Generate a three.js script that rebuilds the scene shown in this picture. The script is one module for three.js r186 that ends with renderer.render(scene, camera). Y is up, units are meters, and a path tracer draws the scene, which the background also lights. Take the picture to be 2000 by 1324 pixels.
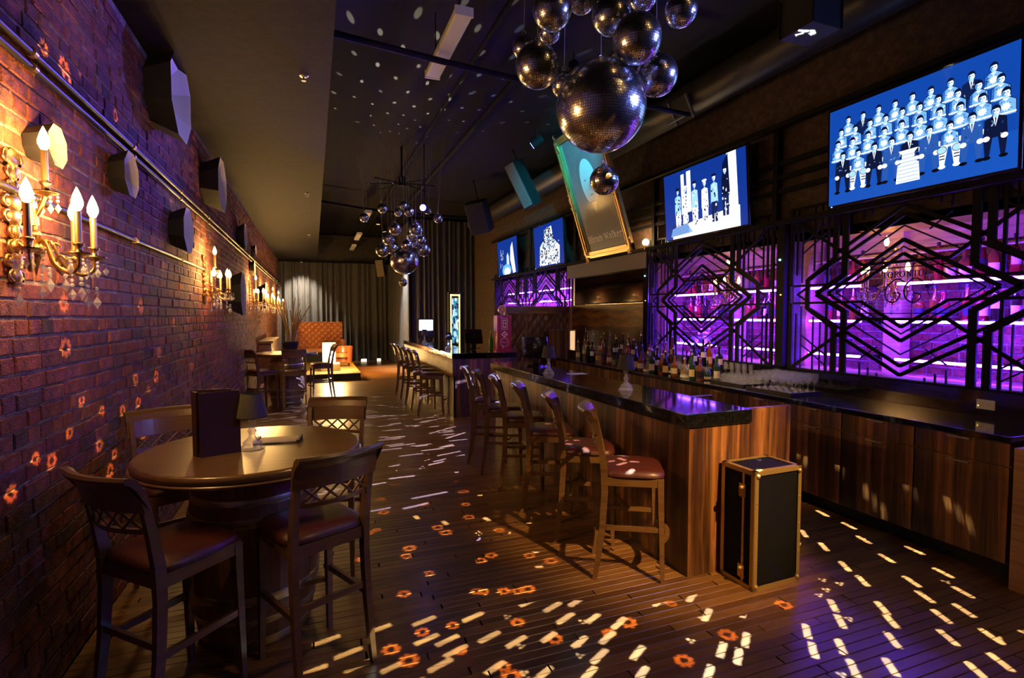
import * as THREE from 'three';
import { RoundedBoxGeometry } from 'three/addons/geometries/RoundedBoxGeometry.js';
import { TextGeometry } from 'three/addons/geometries/TextGeometry.js';
import { FontLoader } from 'three/addons/loaders/FontLoader.js';
import { mergeGeometries } from 'three/addons/utils/BufferGeometryUtils.js';
import { RectAreaLightUniformsLib } from 'three/addons/lights/RectAreaLightUniformsLib.js';

// ------------------------------------------------------------------ camera, lights of the house, exposure
const scene = new THREE.Scene();
scene.background = new THREE.Color(0x000000);
const camera = new THREE.PerspectiveCamera(65.96, 2000 / 1324, 0.05, 80);
camera.position.set(0, 1.73, 0);
camera.rotation.order = 'YXZ';
camera.rotation.set(-0.04578, -0.36349, 0);
const renderer = new THREE.WebGLRenderer();
renderer.toneMapping = THREE.LinearToneMapping;
renderer.toneMappingExposure = 1.0;
renderer.shadowMap.enabled = true;
RectAreaLightUniformsLib.init();

const WARM = [1, 0.55, 0.16], AMBER = [1, 0.58, 0.2], PURPLE = [0.11, 0.015, 1], BLUE = [0.16, 0.1, 1], TEAL = [0.02, 0.55, 0.75];
const LIT = {                              // candela of every kind of lamp in the place
  sconce: 1.05, nicheSconce: 0.07, led: 75, bulb: 3, tv: 0.8, front: 230, aisle: 4, table: 8, pin: 45, wash: 34, bottles: 58,
  blue: 85, teal: 110, curtain: 210, pool: 70, glow: 13, monitor: 1.2, dash: 620, bluedash: 1500, ring: 420,
};
function spot(pos, target, color, cd, angle, penumbra, radius = 2) {
  const l = new THREE.SpotLight(new THREE.Color().setRGB(...color), cd, 0, angle, penumbra, 2);
  l.position.set(...pos); l.target.position.set(...target); l.castShadow = true; l.shadow.radius = radius;
  scene.add(l, l.target); return l;
}
function point(pos, color, cd, parent = scene, radius = 1) {
  const l = new THREE.PointLight(new THREE.Color().setRGB(...color), cd, 0, 2);
  l.position.set(...pos); l.castShadow = true; l.shadow.radius = radius; parent.add(l); return l;
}

// ------------------------------------------------------------------ helpers
const V = (x, y, z) => new THREE.Vector3(x, y, z), R = THREE.MathUtils.degToRad;
let sd = 12345;
const rnd = () => { sd = (sd + 0x6d2b79f5) | 0; let t = Math.imul(sd ^ (sd >>> 15), 1 | sd); t = (t + Math.imul(t ^ (t >>> 7), 61 | t)) ^ t; return ((t ^ (t >>> 14)) >>> 0) / 4294967296; };
const rr = (a, b) => a + (b - a) * rnd();
const flat = (g) => (g.index ? g.toNonIndexed() : g);
function mg(list) {
  const gs = list.filter(Boolean).map((g) => { const f = flat(g); for (const k of Object.keys(f.attributes)) if (!['position', 'normal', 'uv'].includes(k)) f.deleteAttribute(k); return f; });
  return gs.length === 1 ? gs[0] : mergeGeometries(gs);
}
function muv(g, s = 1) {                     // uv in metres, by the way each face points
  g = flat(g); const p = g.attributes.position, n = g.attributes.normal, uv = new Float32Array(p.count * 2);
  for (let i = 0; i < p.count; i += 3) {
    const nx = Math.abs(n.getX(i) + n.getX(i + 1) + n.getX(i + 2)), ny = Math.abs(n.getY(i) + n.getY(i + 1) + n.getY(i + 2)), nz = Math.abs(n.getZ(i) + n.getZ(i + 1) + n.getZ(i + 2));
    for (let k = i; k < i + 3; k++) {
      const [a, b] = ny >= nx && ny >= nz ? [p.getX(k), p.getZ(k)] : nx >= nz ? [p.getZ(k), p.getY(k)] : [p.getX(k), p.getY(k)];
      uv[k * 2] = a * s; uv[k * 2 + 1] = b * s;
    }
  }
  g.setAttribute('uv', new THREE.BufferAttribute(uv, 2)); return g;
}
function bx(w, h, d, x = 0, y = 0, z = 0, ry = 0, rx = 0, rz = 0) {
  const g = new THREE.BoxGeometry(w, h, d);
  if (rx) g.rotateX(rx); if (rz) g.rotateZ(rz); if (ry) g.rotateY(ry);
  return g.translate(x, y, z);
}
const b2 = (x0, x1, y0, y1, z0, z1) => bx(x1 - x0, y1 - y0, Math.abs(z1 - z0), (x0 + x1) / 2, (y0 + y1) / 2, (z0 + z1) / 2);
const rb = (w, h, d, x = 0, y = 0, z = 0, r = 0.006, seg = 2) => new RoundedBoxGeometry(w, h, d, seg, r).translate(x, y, z);
const cy = (r0, r1, h, x = 0, y = 0, z = 0, n = 16, open = false) => new THREE.CylinderGeometry(r0, r1, h, n, 1, open).translate(x, y, z);
const sp = (r, x = 0, y = 0, z = 0, n = 12) => new THREE.SphereGeometry(r, n, Math.max(6, n * 0.7 | 0)).translate(x, y, z);
const lathe = (pts, n = 24) => new THREE.LatheGeometry(pts.map((p) => new THREE.Vector2(...p)), n);
const tube = (pts, r, n = 24, m = 8, closed = false) => new THREE.TubeGeometry(new THREE.CatmullRomCurve3(pts.map((p) => V(...p)), closed), n, r, m, closed);
function rod(a, b, r, n = 8) {
  const A = V(...a), B = V(...b), d = B.clone().sub(A), g = new THREE.CylinderGeometry(r, r, d.length(), n);
  g.applyQuaternion(new THREE.Quaternion().setFromUnitVectors(V(0, 1, 0), d.normalize())); return g.translate(...A.add(B).multiplyScalar(0.5).toArray());
}
function slat(a, b, w, t) {                   // flat bar in the plane x = const from a=[z,y] to b=[z,y]: width w in the plane, thickness t along x
  const dz = b[0] - a[0], dy = b[1] - a[1], L = Math.hypot(dz, dy), g = new THREE.BoxGeometry(t, w, L);
  g.rotateX(-Math.atan2(dy, dz)); return g.translate(0, (a[1] + b[1]) / 2, (a[0] + b[0]) / 2);
}
function sweep(pts) {                         // rectangular section along pts = [x,y,z,w,d] (w along x, d along z), going up y
  const pos = [], idx = [], c = [[-1, -1], [1, -1], [1, 1], [-1, 1]];
  const quad = (a, b, cc, d) => { for (const p of [a, b, cc, a, cc, d]) pos.push(...p); };
  const ring = pts.map(([x, y, z, w, d]) => c.map(([i, j]) => [x + i * w / 2, y, z + j * d / 2]));
  for (let i = 0; i + 1 < ring.length; i++) for (let k = 0; k < 4; k++) quad(ring[i][k], ring[i + 1][k], ring[i + 1][(k + 1) % 4], ring[i][(k + 1) % 4]);
  quad(ring[0][0], ring[0][1], ring[0][2], ring[0][3]);
  const e = ring[ring.length - 1]; quad(e[3], e[2], e[1], e[0]);
  const g = new THREE.BufferGeometry(); g.setAttribute('position', new THREE.Float32BufferAttribute(pos, 3)); g.computeVertexNormals();
  g.setAttribute('uv', new THREE.Float32BufferAttribute(new Float32Array(pos.length / 3 * 2), 2)); return g;
}
function loft(profile, n, at) {                // closed profile [[a,b]...] carried along s in [-1,1]; at(s,a,b) -> [x,y,z]
  const pos = [], m = profile.length, pt = (i, k) => at(-1 + 2 * i / n, ...profile[(k + m) % m]);
  for (let i = 0; i < n; i++) for (let k = 0; k < m; k++) {
    const a = pt(i, k), b = pt(i + 1, k), c = pt(i + 1, k + 1), d = pt(i, k + 1);
    pos.push(...a, ...b, ...c, ...a, ...c, ...d);
  }
  for (let k = 1; k + 1 < m; k++) { pos.push(...pt(0, 0), ...pt(0, k), ...pt(0, k + 1)); pos.push(...pt(n, 0), ...pt(n, k + 1), ...pt(n, k)); }
  const g = new THREE.BufferGeometry(); g.setAttribute('position', new THREE.Float32BufferAttribute(pos, 3)); g.computeVertexNormals();
  g.setAttribute('uv', new THREE.Float32BufferAttribute(new Float32Array(pos.length / 3 * 2), 2)); return g;
}
const used = new Map();
const numbered = (n) => { const k = used.get(n) ?? 0; used.set(n, k + 1); return k ? n + '_' + String(k).padStart(3, '0') : n; };
function thing(name, label, category, pos = [0, 0, 0], turn = 0, group) {
  const o = new THREE.Group(); o.name = numbered(name); o.position.set(...pos); o.rotation.y = turn; o.userData = { label, category };
  if (group) o.userData.group = group; scene.add(o); return o;
}
function part(name, g, m, parent, label) {
  const o = new THREE.Mesh(Array.isArray(g) ? mg(g) : g, m); o.name = name; o.castShadow = o.receiveShadow = true;
  if (label) o.userData.label = label; parent.add(o); return o;
}
function one(name, g, m, label, category, group, pos) {
  const o = part(numbered(name), g, m, scene); o.userData = { label, category }; if (group) o.userData.group = group; if (pos) o.position.set(...pos); return o;
}
function struct(name, g, m, label, category) { const o = part(name, g, m, scene); o.userData = { kind: 'structure', label, category }; return o; }
function copy(o, pos, turn, label, group) {
  const r = o.clone(); r.name = numbered(o.name.replace(/_\d{3}$/, '')); r.userData = { ...o.userData }; scene.add(r);
  if (pos) r.position.set(...pos); if (turn !== undefined) r.rotation.set(0, turn, 0); if (label) r.userData.label = label; if (group) r.userData.group = group; return r;
}
const face = (fx, fz) => Math.atan2(-fx, -fz);
const ORD = ['first', 'second', 'third', 'fourth', 'fifth', 'sixth', 'seventh', 'eighth', 'ninth', 'tenth', 'eleventh', 'twelfth', 'thirteenth', 'fourteenth', 'fifteenth', 'sixteenth', 'seventeenth', 'eighteenth', 'nineteenth', 'twentieth'];

// ------------------------------------------------------------------ textures and materials
const H2 = (x, y, s) => { let h = Math.imul(x, 374761393) ^ Math.imul(y, 668265263) ^ Math.imul(s, 2147483647); h = Math.imul(h ^ (h >>> 13), 1274126177); return ((h ^ (h >>> 16)) >>> 0) / 4294967296; };
function vn(x, y, px, py, s) {
  const x0 = Math.floor(x), y0 = Math.floor(y), fx = x - x0, fy = y - y0, u = fx * fx * (3 - 2 * fx), v = fy * fy * (3 - 2 * fy), w = (a, p) => ((a % p) + p) % p;
  const a = H2(w(x0, px), w(y0, py), s), b = H2(w(x0 + 1, px), w(y0, py), s), c = H2(w(x0, px), w(y0 + 1, py), s), d = H2(w(x0 + 1, px), w(y0 + 1, py), s);
  return a + (b - a) * u + (c - a) * v + (a - b - c + d) * u * v;
}
const fbm = (u, v, fx, fy, o, s) => { let t = 0, a = 0.5; for (let i = 0; i < o; i++, a /= 2) { t += a * vn(u * fx, v * fy, fx, fy, s + i); fx *= 2; fy *= 2; } return t / (1 - Math.pow(0.5, o)); };
function tex(w, h, fn, srgb, rx = 1, ry = 1) {
  const d = new Uint8Array(w * h * 4);
  for (let y = 0, i = 0; y < h; y++) for (let x = 0; x < w; x++, i += 4) { const c = fn((x + 0.5) / w, (y + 0.5) / h); for (let k = 0; k < 3; k++) d[i + k] = Math.max(0, Math.min(255, 255 * (c.length ? c[k] : c))); d[i + 3] = 255; }
  const t = new THREE.DataTexture(d, w, h, THREE.RGBAFormat); t.wrapS = t.wrapT = THREE.RepeatWrapping; t.magFilter = THREE.LinearFilter; t.minFilter = THREE.LinearMipmapLinearFilter; t.generateMipmaps = true;
  if (srgb) t.colorSpace = THREE.SRGBColorSpace; t.repeat.set(rx, ry); t.needsUpdate = true; return t;
}
const mix3 = (a, b, t) => a.map((x, i) => x + (b[i] - x) * t);
const walnutTex = (turn) => tex(512, 512, (u, v) => {
  if (turn) [u, v] = [v, u];
  const band = fbm(u, v, 9, 1, 3, 3), fig = fbm(u + 0.05 * Math.sin(6.283 * v) * 0.4, v, 22, 1, 2, 9), fine = fbm(u, v, 120, 6, 2, 21), pore = vn(u * 256, v * 14, 256, 14, 5);
  let t = 0.4 * band + 0.45 * fig + 0.3 * fine - 0.08; t = Math.pow(Math.max(0, Math.min(1, (t - 0.28) * 2.1)), 1.2);
  const c = mix3([0.2, 0.115, 0.055], [0.62, 0.42, 0.22], t), k = pore > 0.8 ? 0.78 : 1; return c.map((x) => x * k);
}, true, 1.15, 0.55);
const grainTex = tex(256, 256, (u, v) => { const t = 0.55 * fbm(u, v, 4, 40, 3, 31) + 0.45 * fbm(u, v, 8, 90, 2, 41), k = 0.72 + 0.5 * t; return [k, k * 0.985, k * 0.96]; }, true, 1.2, 1.2);
const brickTex = tex(256, 256, (u, v) => { const a = fbm(u, v, 8, 8, 4, 61), b = fbm(u, v, 60, 60, 2, 67), k = 0.55 + 0.55 * a + 0.25 * (b - 0.5); return [k, k * (0.94 + 0.12 * (b - 0.5)), k * 0.93]; }, true, 3.2, 3.2);
const brickBump = tex(256, 256, (u, v) => 0.5 * fbm(u, v, 16, 16, 4, 63) + 0.5 * fbm(u, v, 70, 70, 2, 69), false, 3.2, 3.2);
const mortarTex = tex(256, 256, (u, v) => { const a = fbm(u, v, 10, 10, 4, 71), b = fbm(u, v, 90, 90, 1, 73); const k = 0.5 + 0.5 * a + 0.3 * (b - 0.5); return [k, k * 0.97, k * 0.93]; }, true, 2, 2);
const graniteTex = tex(512, 512, (u, v) => { const a = vn(u * 240, v * 240, 240, 240, 81), b = fbm(u, v, 30, 30, 3, 83); const s = a > 0.9 ? 0.3 : 0.05 + 0.1 * b; return [s, s, s * 1.04]; }, true, 2.2, 2.2);
const leatherBump = tex(256, 256, (u, v) => fbm(u, v, 40, 40, 3, 91), false, 6, 6);
const scuffTex = tex(256, 256, (u, v) => { const a = fbm(u, v, 5, 5, 4, 95); return 0.35 + 0.75 * a; }, false, 0.7, 0.7);
const clothTex = tex(256, 256, (u, v) => { const a = fbm(u, v, 90, 20, 2, 99); const k = 0.75 + 0.35 * a; return [k, k, k]; }, true, 2, 1);
const lin = (a) => new THREE.Color().setRGB(...a);
const std = (c, rough, o = {}) => new THREE.MeshStandardMaterial({ color: lin(c), roughness: rough, ...o });
const phy = (c, rough, o = {}) => new THREE.MeshPhysicalMaterial({ color: lin(c), roughness: rough, ...o });
const glow = (c, k, base = [0.8, 0.8, 0.8]) => new THREE.MeshStandardMaterial({ color: lin(base), roughness: 0.4, emissive: lin(c), emissiveIntensity: k });
const M = {
  mortar: std([0.48, 0.41, 0.34], 0.95, { map: mortarTex, bumpMap: brickBump, bumpScale: 0.004 }),
  soffit: phy([0.017, 0.0125, 0.0055], 0.7, { specularIntensity: 0.35, map: mortarTex }), ceil: phy([0.009, 0.0085, 0.009], 0.75, { specularIntensity: 0.3 }), blackwall: std([0.04, 0.035, 0.032], 0.7, { map: mortarTex }),
  subfloor: std([0.03, 0.018, 0.01], 0.9), wall: std([0.1, 0.06, 0.04], 0.8, { map: mortarTex }),
  walnut: phy([0.95, 0.9, 0.86], 0.42, { map: walnutTex(false), clearcoat: 0.25, clearcoatRoughness: 0.3 }), walnutH: phy([0.95, 0.9, 0.86], 0.42, { map: walnutTex(true), clearcoat: 0.25, clearcoatRoughness: 0.3 }),
  granite: phy([0.55, 0.55, 0.55], 0.12, { map: graniteTex, clearcoat: 1, clearcoatRoughness: 0.06 }),
  chair: phy([0.13, 0.066, 0.024], 0.36, { map: grainTex, clearcoat: 0.7, clearcoatRoughness: 0.16 }), leather: phy([0.065, 0.013, 0.009], 0.36, { bumpMap: leatherBump, bumpScale: 0.0008, clearcoat: 0.35, clearcoatRoughness: 0.25 }),
  tabletop: phy([0.15, 0.082, 0.03], 0.3, { map: grainTex, clearcoat: 0.8, clearcoatRoughness: 0.15 }), stave: phy([0.25, 0.125, 0.055], 0.5, { map: grainTex, clearcoat: 0.3, clearcoatRoughness: 0.3 }),
  hoop: std([0.62, 0.55, 0.4], 0.38, { metalness: 0.9, roughnessMap: scuffTex }), brass: std([0.72, 0.5, 0.2], 0.3, { metalness: 1 }), antique: std([0.62, 0.42, 0.17], 0.27, { metalness: 1 }), steel: std([0.6, 0.6, 0.6], 0.28, { metalness: 1 }),
  blackmetal: phy([0.005, 0.005, 0.005], 0.8, { specularIntensity: 0.4 }), blackgloss: phy([0.008, 0.008, 0.009], 0.12, { clearcoat: 1 }), blackmatte: std([0.012, 0.012, 0.012], 0.8), casebrass: std([0.42, 0.28, 0.09], 0.33, { metalness: 0.6 }), casebk: phy([0.004, 0.004, 0.0035], 0.8, { specularIntensity: 0.25, bumpMap: leatherBump, bumpScale: 0.001 }),
  gemside: std([0.012, 0.011, 0.011], 0.6), gem: [std([0.8, 0.72, 0.5], 0.7), std([0.62, 0.55, 0.34], 0.7), std([0.38, 0.33, 0.17], 0.7)],
  mirror: std([0.95, 0.95, 0.97], 0.2, { metalness: 1 }), ballcore: std([0.02, 0.02, 0.02], 0.7), wire: std([0.55, 0.55, 0.55], 0.4, { metalness: 0.8 }),
  glass: phy([0.9, 0.93, 0.96], 0.06, { transmission: 0.88, thickness: 0, ior: 1.5 }), crystal: phy([0.95, 0.95, 1], 0.08, { transmission: 0.72, thickness: 0, ior: 1.7 }),
  shade: phy([0.06, 0.055, 0.05], 0.85, { transmission: 0.12, thickness: 0 }), white: std([0.75, 0.75, 0.72], 0.5), cream: std([0.7, 0.62, 0.42], 0.55), paper: std([0.72, 0.7, 0.66], 0.8),
  curtain: std([0.055, 0.055, 0.058], 0.8, { map: clothTex }), tan: phy([0.42, 0.14, 0.045], 0.35, { bumpMap: leatherBump, bumpScale: 0.001, clearcoat: 0.4 }), brownleather: phy([0.13, 0.05, 0.022], 0.26, { bumpMap: leatherBump, bumpScale: 0.001, clearcoat: 0.6, clearcoatRoughness: 0.15 }),
  carpet: std([0.34, 0.24, 0.09], 0.9, { map: mortarTex }), red: phy([0.42, 0.012, 0.012], 0.3, { clearcoat: 0.7 }), menu: std([0.03, 0.008, 0.006], 0.5), oak: std([0.45, 0.25, 0.12], 0.5, { map: grainTex }), pine: std([0.62, 0.4, 0.2], 0.6, { map: grainTex }),
  ledstrip: glow([0.6, 0.38, 1], 3.2), bulb: glow([1, 0.62, 0.22], 9), fluor: std([0.72, 0.72, 0.7], 0.5), candle: std([0.62, 0.45, 0.2], 0.35, { metalness: 0.85 }),
};
// ------------------------------------------------------------------ the room
const XL = -1.15, XR = 4.85, YS = 3.72, YC = 4.75, ZB = -21, ZF = 2.4;
function boxes() { const P = [], N = [], U = [], C = [], o = { add(c, faces) { for (const [q, n] of faces) for (const k of [0, 1, 2, 0, 2, 3]) { P.push(...q[k]); N.push(...n); U.push(...(n[0] ? [q[k][2], q[k][1]] : n[1] ? [q[k][0], q[k][2]] : [q[k][0], q[k][1]])); C.push(...c); } }, geo() { const g = new THREE.BufferGeometry(); for (const [k, a, s] of [['position', P, 3], ['normal', N, 3], ['uv', U, 2], ['color', C, 3]]) g.setAttribute(k, new THREE.Float32BufferAttribute(a, s)); return g; } }; return o; }
// floor: boards laid across the room
const floor = struct('floor', b2(XL - 0.3, 5.6, -0.2, -0.014, ZB - 0.4, ZF + 0.2), M.subfloor, 'dark stained narrow board floor running across the long bar room', 'floor');
{
  const tones = [[0.17, 0.078, 0.022], [0.14, 0.062, 0.018], [0.195, 0.092, 0.027], [0.115, 0.049, 0.014], [0.155, 0.07, 0.02]];
  const mats = tones.map((c) => phy(c, 0.42, { map: grainTex, bumpMap: grainTex, bumpScale: 0.0006, clearcoat: 0.45, clearcoatRoughness: 0.22 }));
  const W = 0.06, list = [];
  for (let z = -0.7; z > ZB; z -= W) for (let x = XL - rr(0, 1.1), row = 0; x < 4.86; row++) { const L = rr(0.7, 1.7), x0 = Math.max(x, XL), x1 = Math.min(x + L, 4.86); if (x1 - x0 > 0.04) list.push([x0, x1, z, (rnd() * 5) | 0]); x += L; }
  list.forEach((b) => { const cx = (b[0] + b[1]) / 2, d = Math.hypot(cx * 0.6 - 0.7, b[2] + 0.4, 1.2); b.push(b[2] > -1.45 || cx + 0.6 < -b[2] * -0.55 - 1.2 ? 99 : d); });
  list.sort((a, b) => a[4] - b[4]);
  const unit = [0, 1, 2].map((k) => {
    const c = 0.0022, t = 0.014, w = W - 0.0025, g = boxes(), x0 = -0.5, x1 = 0.5, z0 = -w / 2, z1 = w / 2, e = 0.003;
    const q = (a, b, cc, d, n) => [[a, b, cc, d], n];
    g.add([1, 1, 1], [q([x0 + e, 0, z1 - c], [x1 - e, 0, z1 - c], [x1 - e, 0, z0 + c], [x0 + e, 0, z0 + c], [0, 1, 0]),
      q([x0, -c, z1], [x1, -c, z1], [x1 - e, 0, z1 - c], [x0 + e, 0, z1 - c], [0, 0.707, 0.707]), q([x1, -c, z0], [x0, -c, z0], [x0 + e, 0, z0 + c], [x1 - e, 0, z0 + c], [0, 0.707, -0.707]),
      q([x0, -t, z1], [x1, -t, z1], [x1, -c, z1], [x0, -c, z1], [0, 0, 1]), q([x1, -t, z0], [x0, -t, z0], [x0, -c, z0], [x1, -c, z0], [0, 0, -1])]);
    const r = g.geo(), uv = r.attributes.uv; r.deleteAttribute('color'); for (let i = 0; i < uv.count; i++) uv.setXY(i, uv.getX(i) + k * 0.37, uv.getY(i) * 1 + k * 0.31); return r;
  });
  const rest = boxes();
  list.forEach(([x0, x1, z, t], i) => {
    if (i < 300) { const p = part('plank', unit[i % 3], mats[t], floor); p.name = i ? 'plank_' + String(i).padStart(3, '0') : 'plank'; p.position.set((x0 + x1) / 2, rr(-0.0006, 0.0006), z); p.scale.x = x1 - x0 - 0.002; return; }
    const w = W / 2 - 0.0014, y = rr(-0.0006, 0.0006), c = tones[t], a = x0 + 0.001, b = x1 - 0.001, f = (A, B, C, D, n) => [[A, B, C, D], n];
    rest.add(c, [f([a, y, z + w], [b, y, z + w], [b, y, z - w], [a, y, z - w], [0, 1, 0]), f([a, y - 0.014, z + w], [b, y - 0.014, z + w], [b, y, z + w], [a, y, z + w], [0, 0, 1])]);
  });
  const o = part('plank_field', rest.geo(), phy([1, 1, 1], 0.42, { map: grainTex, vertexColors: true, clearcoat: 0.45, clearcoatRoughness: 0.22 }), floor); o.userData.kind = 'stuff';
}
// bricks: [length, height] on a mortar bed; n = +1 faces +x, -1 faces -x
const brickTones = [[0.27, 0.075, 0.035], [0.22, 0.06, 0.032], [0.31, 0.1, 0.046], [0.17, 0.055, 0.035], [0.25, 0.085, 0.05], [0.1, 0.05, 0.038], [0.34, 0.13, 0.075], [0.19, 0.075, 0.05]];
const brickMats = brickTones.map((c) => std(c, 0.88, { map: brickTex, bumpMap: brickBump, bumpScale: 0.006 }));
function brickFaces(L, h, n, cx, cyy, cz, jx) { const q = brickFaces0(L, h, n, cx, cyy, cz, jx); if (n < 0) for (const f of q) f[0].reverse(); return q; }
function brickFaces0(L, h, n, cx, cyy, cz, jx) {
  const c = 0.004, d = 0.05, x = cx + jx * n, y0 = cyy - h / 2, y1 = cyy + h / 2, z0 = cz - L / 2, z1 = cz + L / 2, xs = x - 0.005 * n, xb = x - d * n, s = 0.707 * n;
  const f = (A, B, C, D, nn) => [[A, B, C, D], nn];
  return [f([x, y0 + c, z0 + c], [x, y1 - c, z0 + c], [x, y1 - c, z1 - c], [x, y0 + c, z1 - c], [n, 0, 0]),
    f([xs, y1, z0], [xs, y1, z1], [x, y1 - c, z1 - c], [x, y1 - c, z0 + c], [s, 0.707, 0]), f([xs, y0, z1], [xs, y0, z0], [x, y0 + c, z0 + c], [x, y0 + c, z1 - c], [s, -0.707, 0]),
    f([xs, y0, z0], [xs, y1, z0], [x, y1 - c, z0 + c], [x, y0 + c, z0 + c], [s, 0, -0.707]), f([xs, y1, z1], [xs, y0, z1], [x, y0 + c, z1 - c], [x, y1 - c, z1 - c], [s, 0, 0.707]),
    f([xb, y1, z0], [xb, y1, z1], [xs, y1, z1], [xs, y1, z0], [0, 1, 0]), f([xb, y0, z1], [xb, y0, z0], [xs, y0, z0], [xs, y0, z1], [0, -1, 0]),
    f([xb, y0, z0], [xb, y1, z0], [xs, y1, z0], [xs, y0, z0], [0, 0, -1]), f([xb, y1, z1], [xb, y0, z1], [xs, y0, z1], [xs, y1, z1], [0, 0, 1])];
}
const brickUnit = new Map();
function brickWork(parent, x, n, y0, y1, z0, z1, most, from, brickTones, brickMats) {      // z0 > z1
  const ch = 0.078, h = 0.066, list = [];
  for (let r = 0, y = y0 + ch / 2; y < y1 - 0.03; y += ch, r++) {
    const head = r % 6 === 3; let z = z0 + rr(0, 0.2);
    while (z > z1) { const L = head || rnd() < 0.1 ? 0.1 : rr(0.196, 0.21), a = Math.min(z, z0), b = Math.max(z - L, z1); if (a - b > 0.045 && (a === z && b === z - L)) list.push([L, y + rr(-0.003, 0.003), z - L / 2]); else if (a - b > 0.045) list.push([a - b, y, (a + b) / 2]); z -= L + rr(0.009, 0.014); }
  }
  const tone = () => { const t = rnd(); return t < 0.24 ? 0 : t < 0.44 ? 1 : t < 0.58 ? 2 : t < 0.7 ? 3 : t < 0.82 ? 4 : t < 0.88 ? 5 : t < 0.92 ? 6 : 7; };
  const key = (b) => { const d = V(x, b[1], b[2]).distanceTo(from); return b[2] > -2.3 ? 99 : d * d / b[0]; };
  list.forEach((b) => b.push(key(b))); list.sort((a, b) => a[3] - b[3]);
  const rest = boxes(); let any = false;
  list.forEach(([L, y, z], i) => {
    const t = tone(), j = rr(-0.003, 0.005);
    if (i >= most) { rest.add(brickTones[t].map((c) => c * rr(0.85, 1.15)), brickFaces(L, h, n, x, y, z, j)); any = true; return; }
    const q = n + ':' + Math.round(L * 100); if (!brickUnit.has(q)) { const g = boxes(); g.add([1, 1, 1], brickFaces(Math.round(L * 100) / 100, h, n, 0, 0, 0, 0)); const r = g.geo(); r.deleteAttribute('color'); brickUnit.set(q, r); }
    const p = part(i ? 'brick_' + String(i).padStart(3, '0') : 'brick', brickUnit.get(q), brickMats[t], parent); p.position.set(x + j * n, y, z); p.rotation.set(rr(-0.012, 0.012), rr(-0.006, 0.006), 0);
  });
  if (any) { const o = part('brick_field', rest.geo(), std([1, 1, 1], 0.88, { map: brickTex, bumpMap: brickBump, bumpScale: 0.006, vertexColors: true }), parent); o.userData.kind = 'stuff'; }
}
const wallLeft = struct('wall_left', muv(b2(XL - 0.35, XL - 0.007, 0, YC, ZB, ZF)), M.mortar, 'long exposed red brick wall down the left side', 'wall');
brickWork(wallLeft, XL, 1, 0, YS, -1.9, ZB + 0.02, 300, V(0, 1.73, 0), brickTones, brickMats);
// lowered ceiling strip over the brick wall, high black ceiling over the rest
const ceilS = struct('ceiling', muv(b2(XL - 0.1, 0.17, YS, YC, -20, ZF)), M.soffit, 'brown painted lowered ceiling strip above the brick wall', 'ceiling');
struct('ceiling_001', muv(b2(0.17, 5.6, YC, YC + 0.2, ZB - 0.3, ZF)), M.ceil, 'high black painted ceiling over the bar side', 'ceiling');
struct('wall_front', muv(b2(XL - 0.3, 5.6, 0, YC + 0.1, ZF, ZF + 0.2)), M.blackwall, 'dark wall behind the viewer', 'wall');
struct('wall_back', muv(mg([b2(XL - 0.3, 5.6, 0, YC + 0.1, ZB - 0.3, ZB - 0.15), b2(XL, 2.75, 3.72, YC, -20.75, -20.9)])), M.blackwall, 'black end wall above and behind the stage curtain', 'wall');
// right wall with its lit recesses
const wr = (y0, y1, z0, z1) => b2(XR, XR + 0.1, y0, y1, z0, z1);
const wallRight = struct('wall_right', muv(mg([wr(0, 1.17, ZB, ZF), wr(2.52, YC, -9.4, ZF), wr(1.17, 2.52, -4.42, -4.2), wr(1.17, 2.52, -1.9, ZF), wr(1.17, 2.52, -9.4, -6.72), wr(1.17, 1.9, ZB, -9.4), wr(2.65, YC, ZB, -9.4), wr(1.9, 2.65, ZB, -13.9)])), M.wall, 'dark brown upper wall behind the televisions and lattice screens', 'wall');
part('recess_lining', muv(mg([b2(5.45, 5.55, 0.9, 2.9, -14.2, -1.6), b2(XR, 5.5, 1.1, 1.17, -7, -1.7), b2(XR, 5.5, 2.52, 2.6, -7, -1.7), b2(XR + 0.1, 5.5, 1.1, 2.6, -6.8, -6.72), b2(XR + 0.1, 5.5, 1.1, 2.6, -4.4, -4.22), b2(XR + 0.1, 5.5, 1.1, 2.6, -1.9, -1.82), b2(XR, 5.5, 1.83, 1.9, -14, -9.4), b2(XR, 5.5, 2.65, 2.75, -14, -9.4), b2(XR + 0.1, 5.5, 1.8, 2.8, -14, -13.9), b2(XR + 0.1, 5.5, 1.8, 2.8, -9.45, -9.4)])), M.oak, wallRight);
const bedN = part('mortar_bed', muv(mg([b2(5.431, 5.46, 1.1, 2.55, -6.8, -1.85)])), M.mortar, wallRight);
brickWork(bedN, 5.42, -1, 1.17, 2.52, -1.92, -6.72, 300, V(0, 1.73, 0), brickTones, brickMats);
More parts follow.
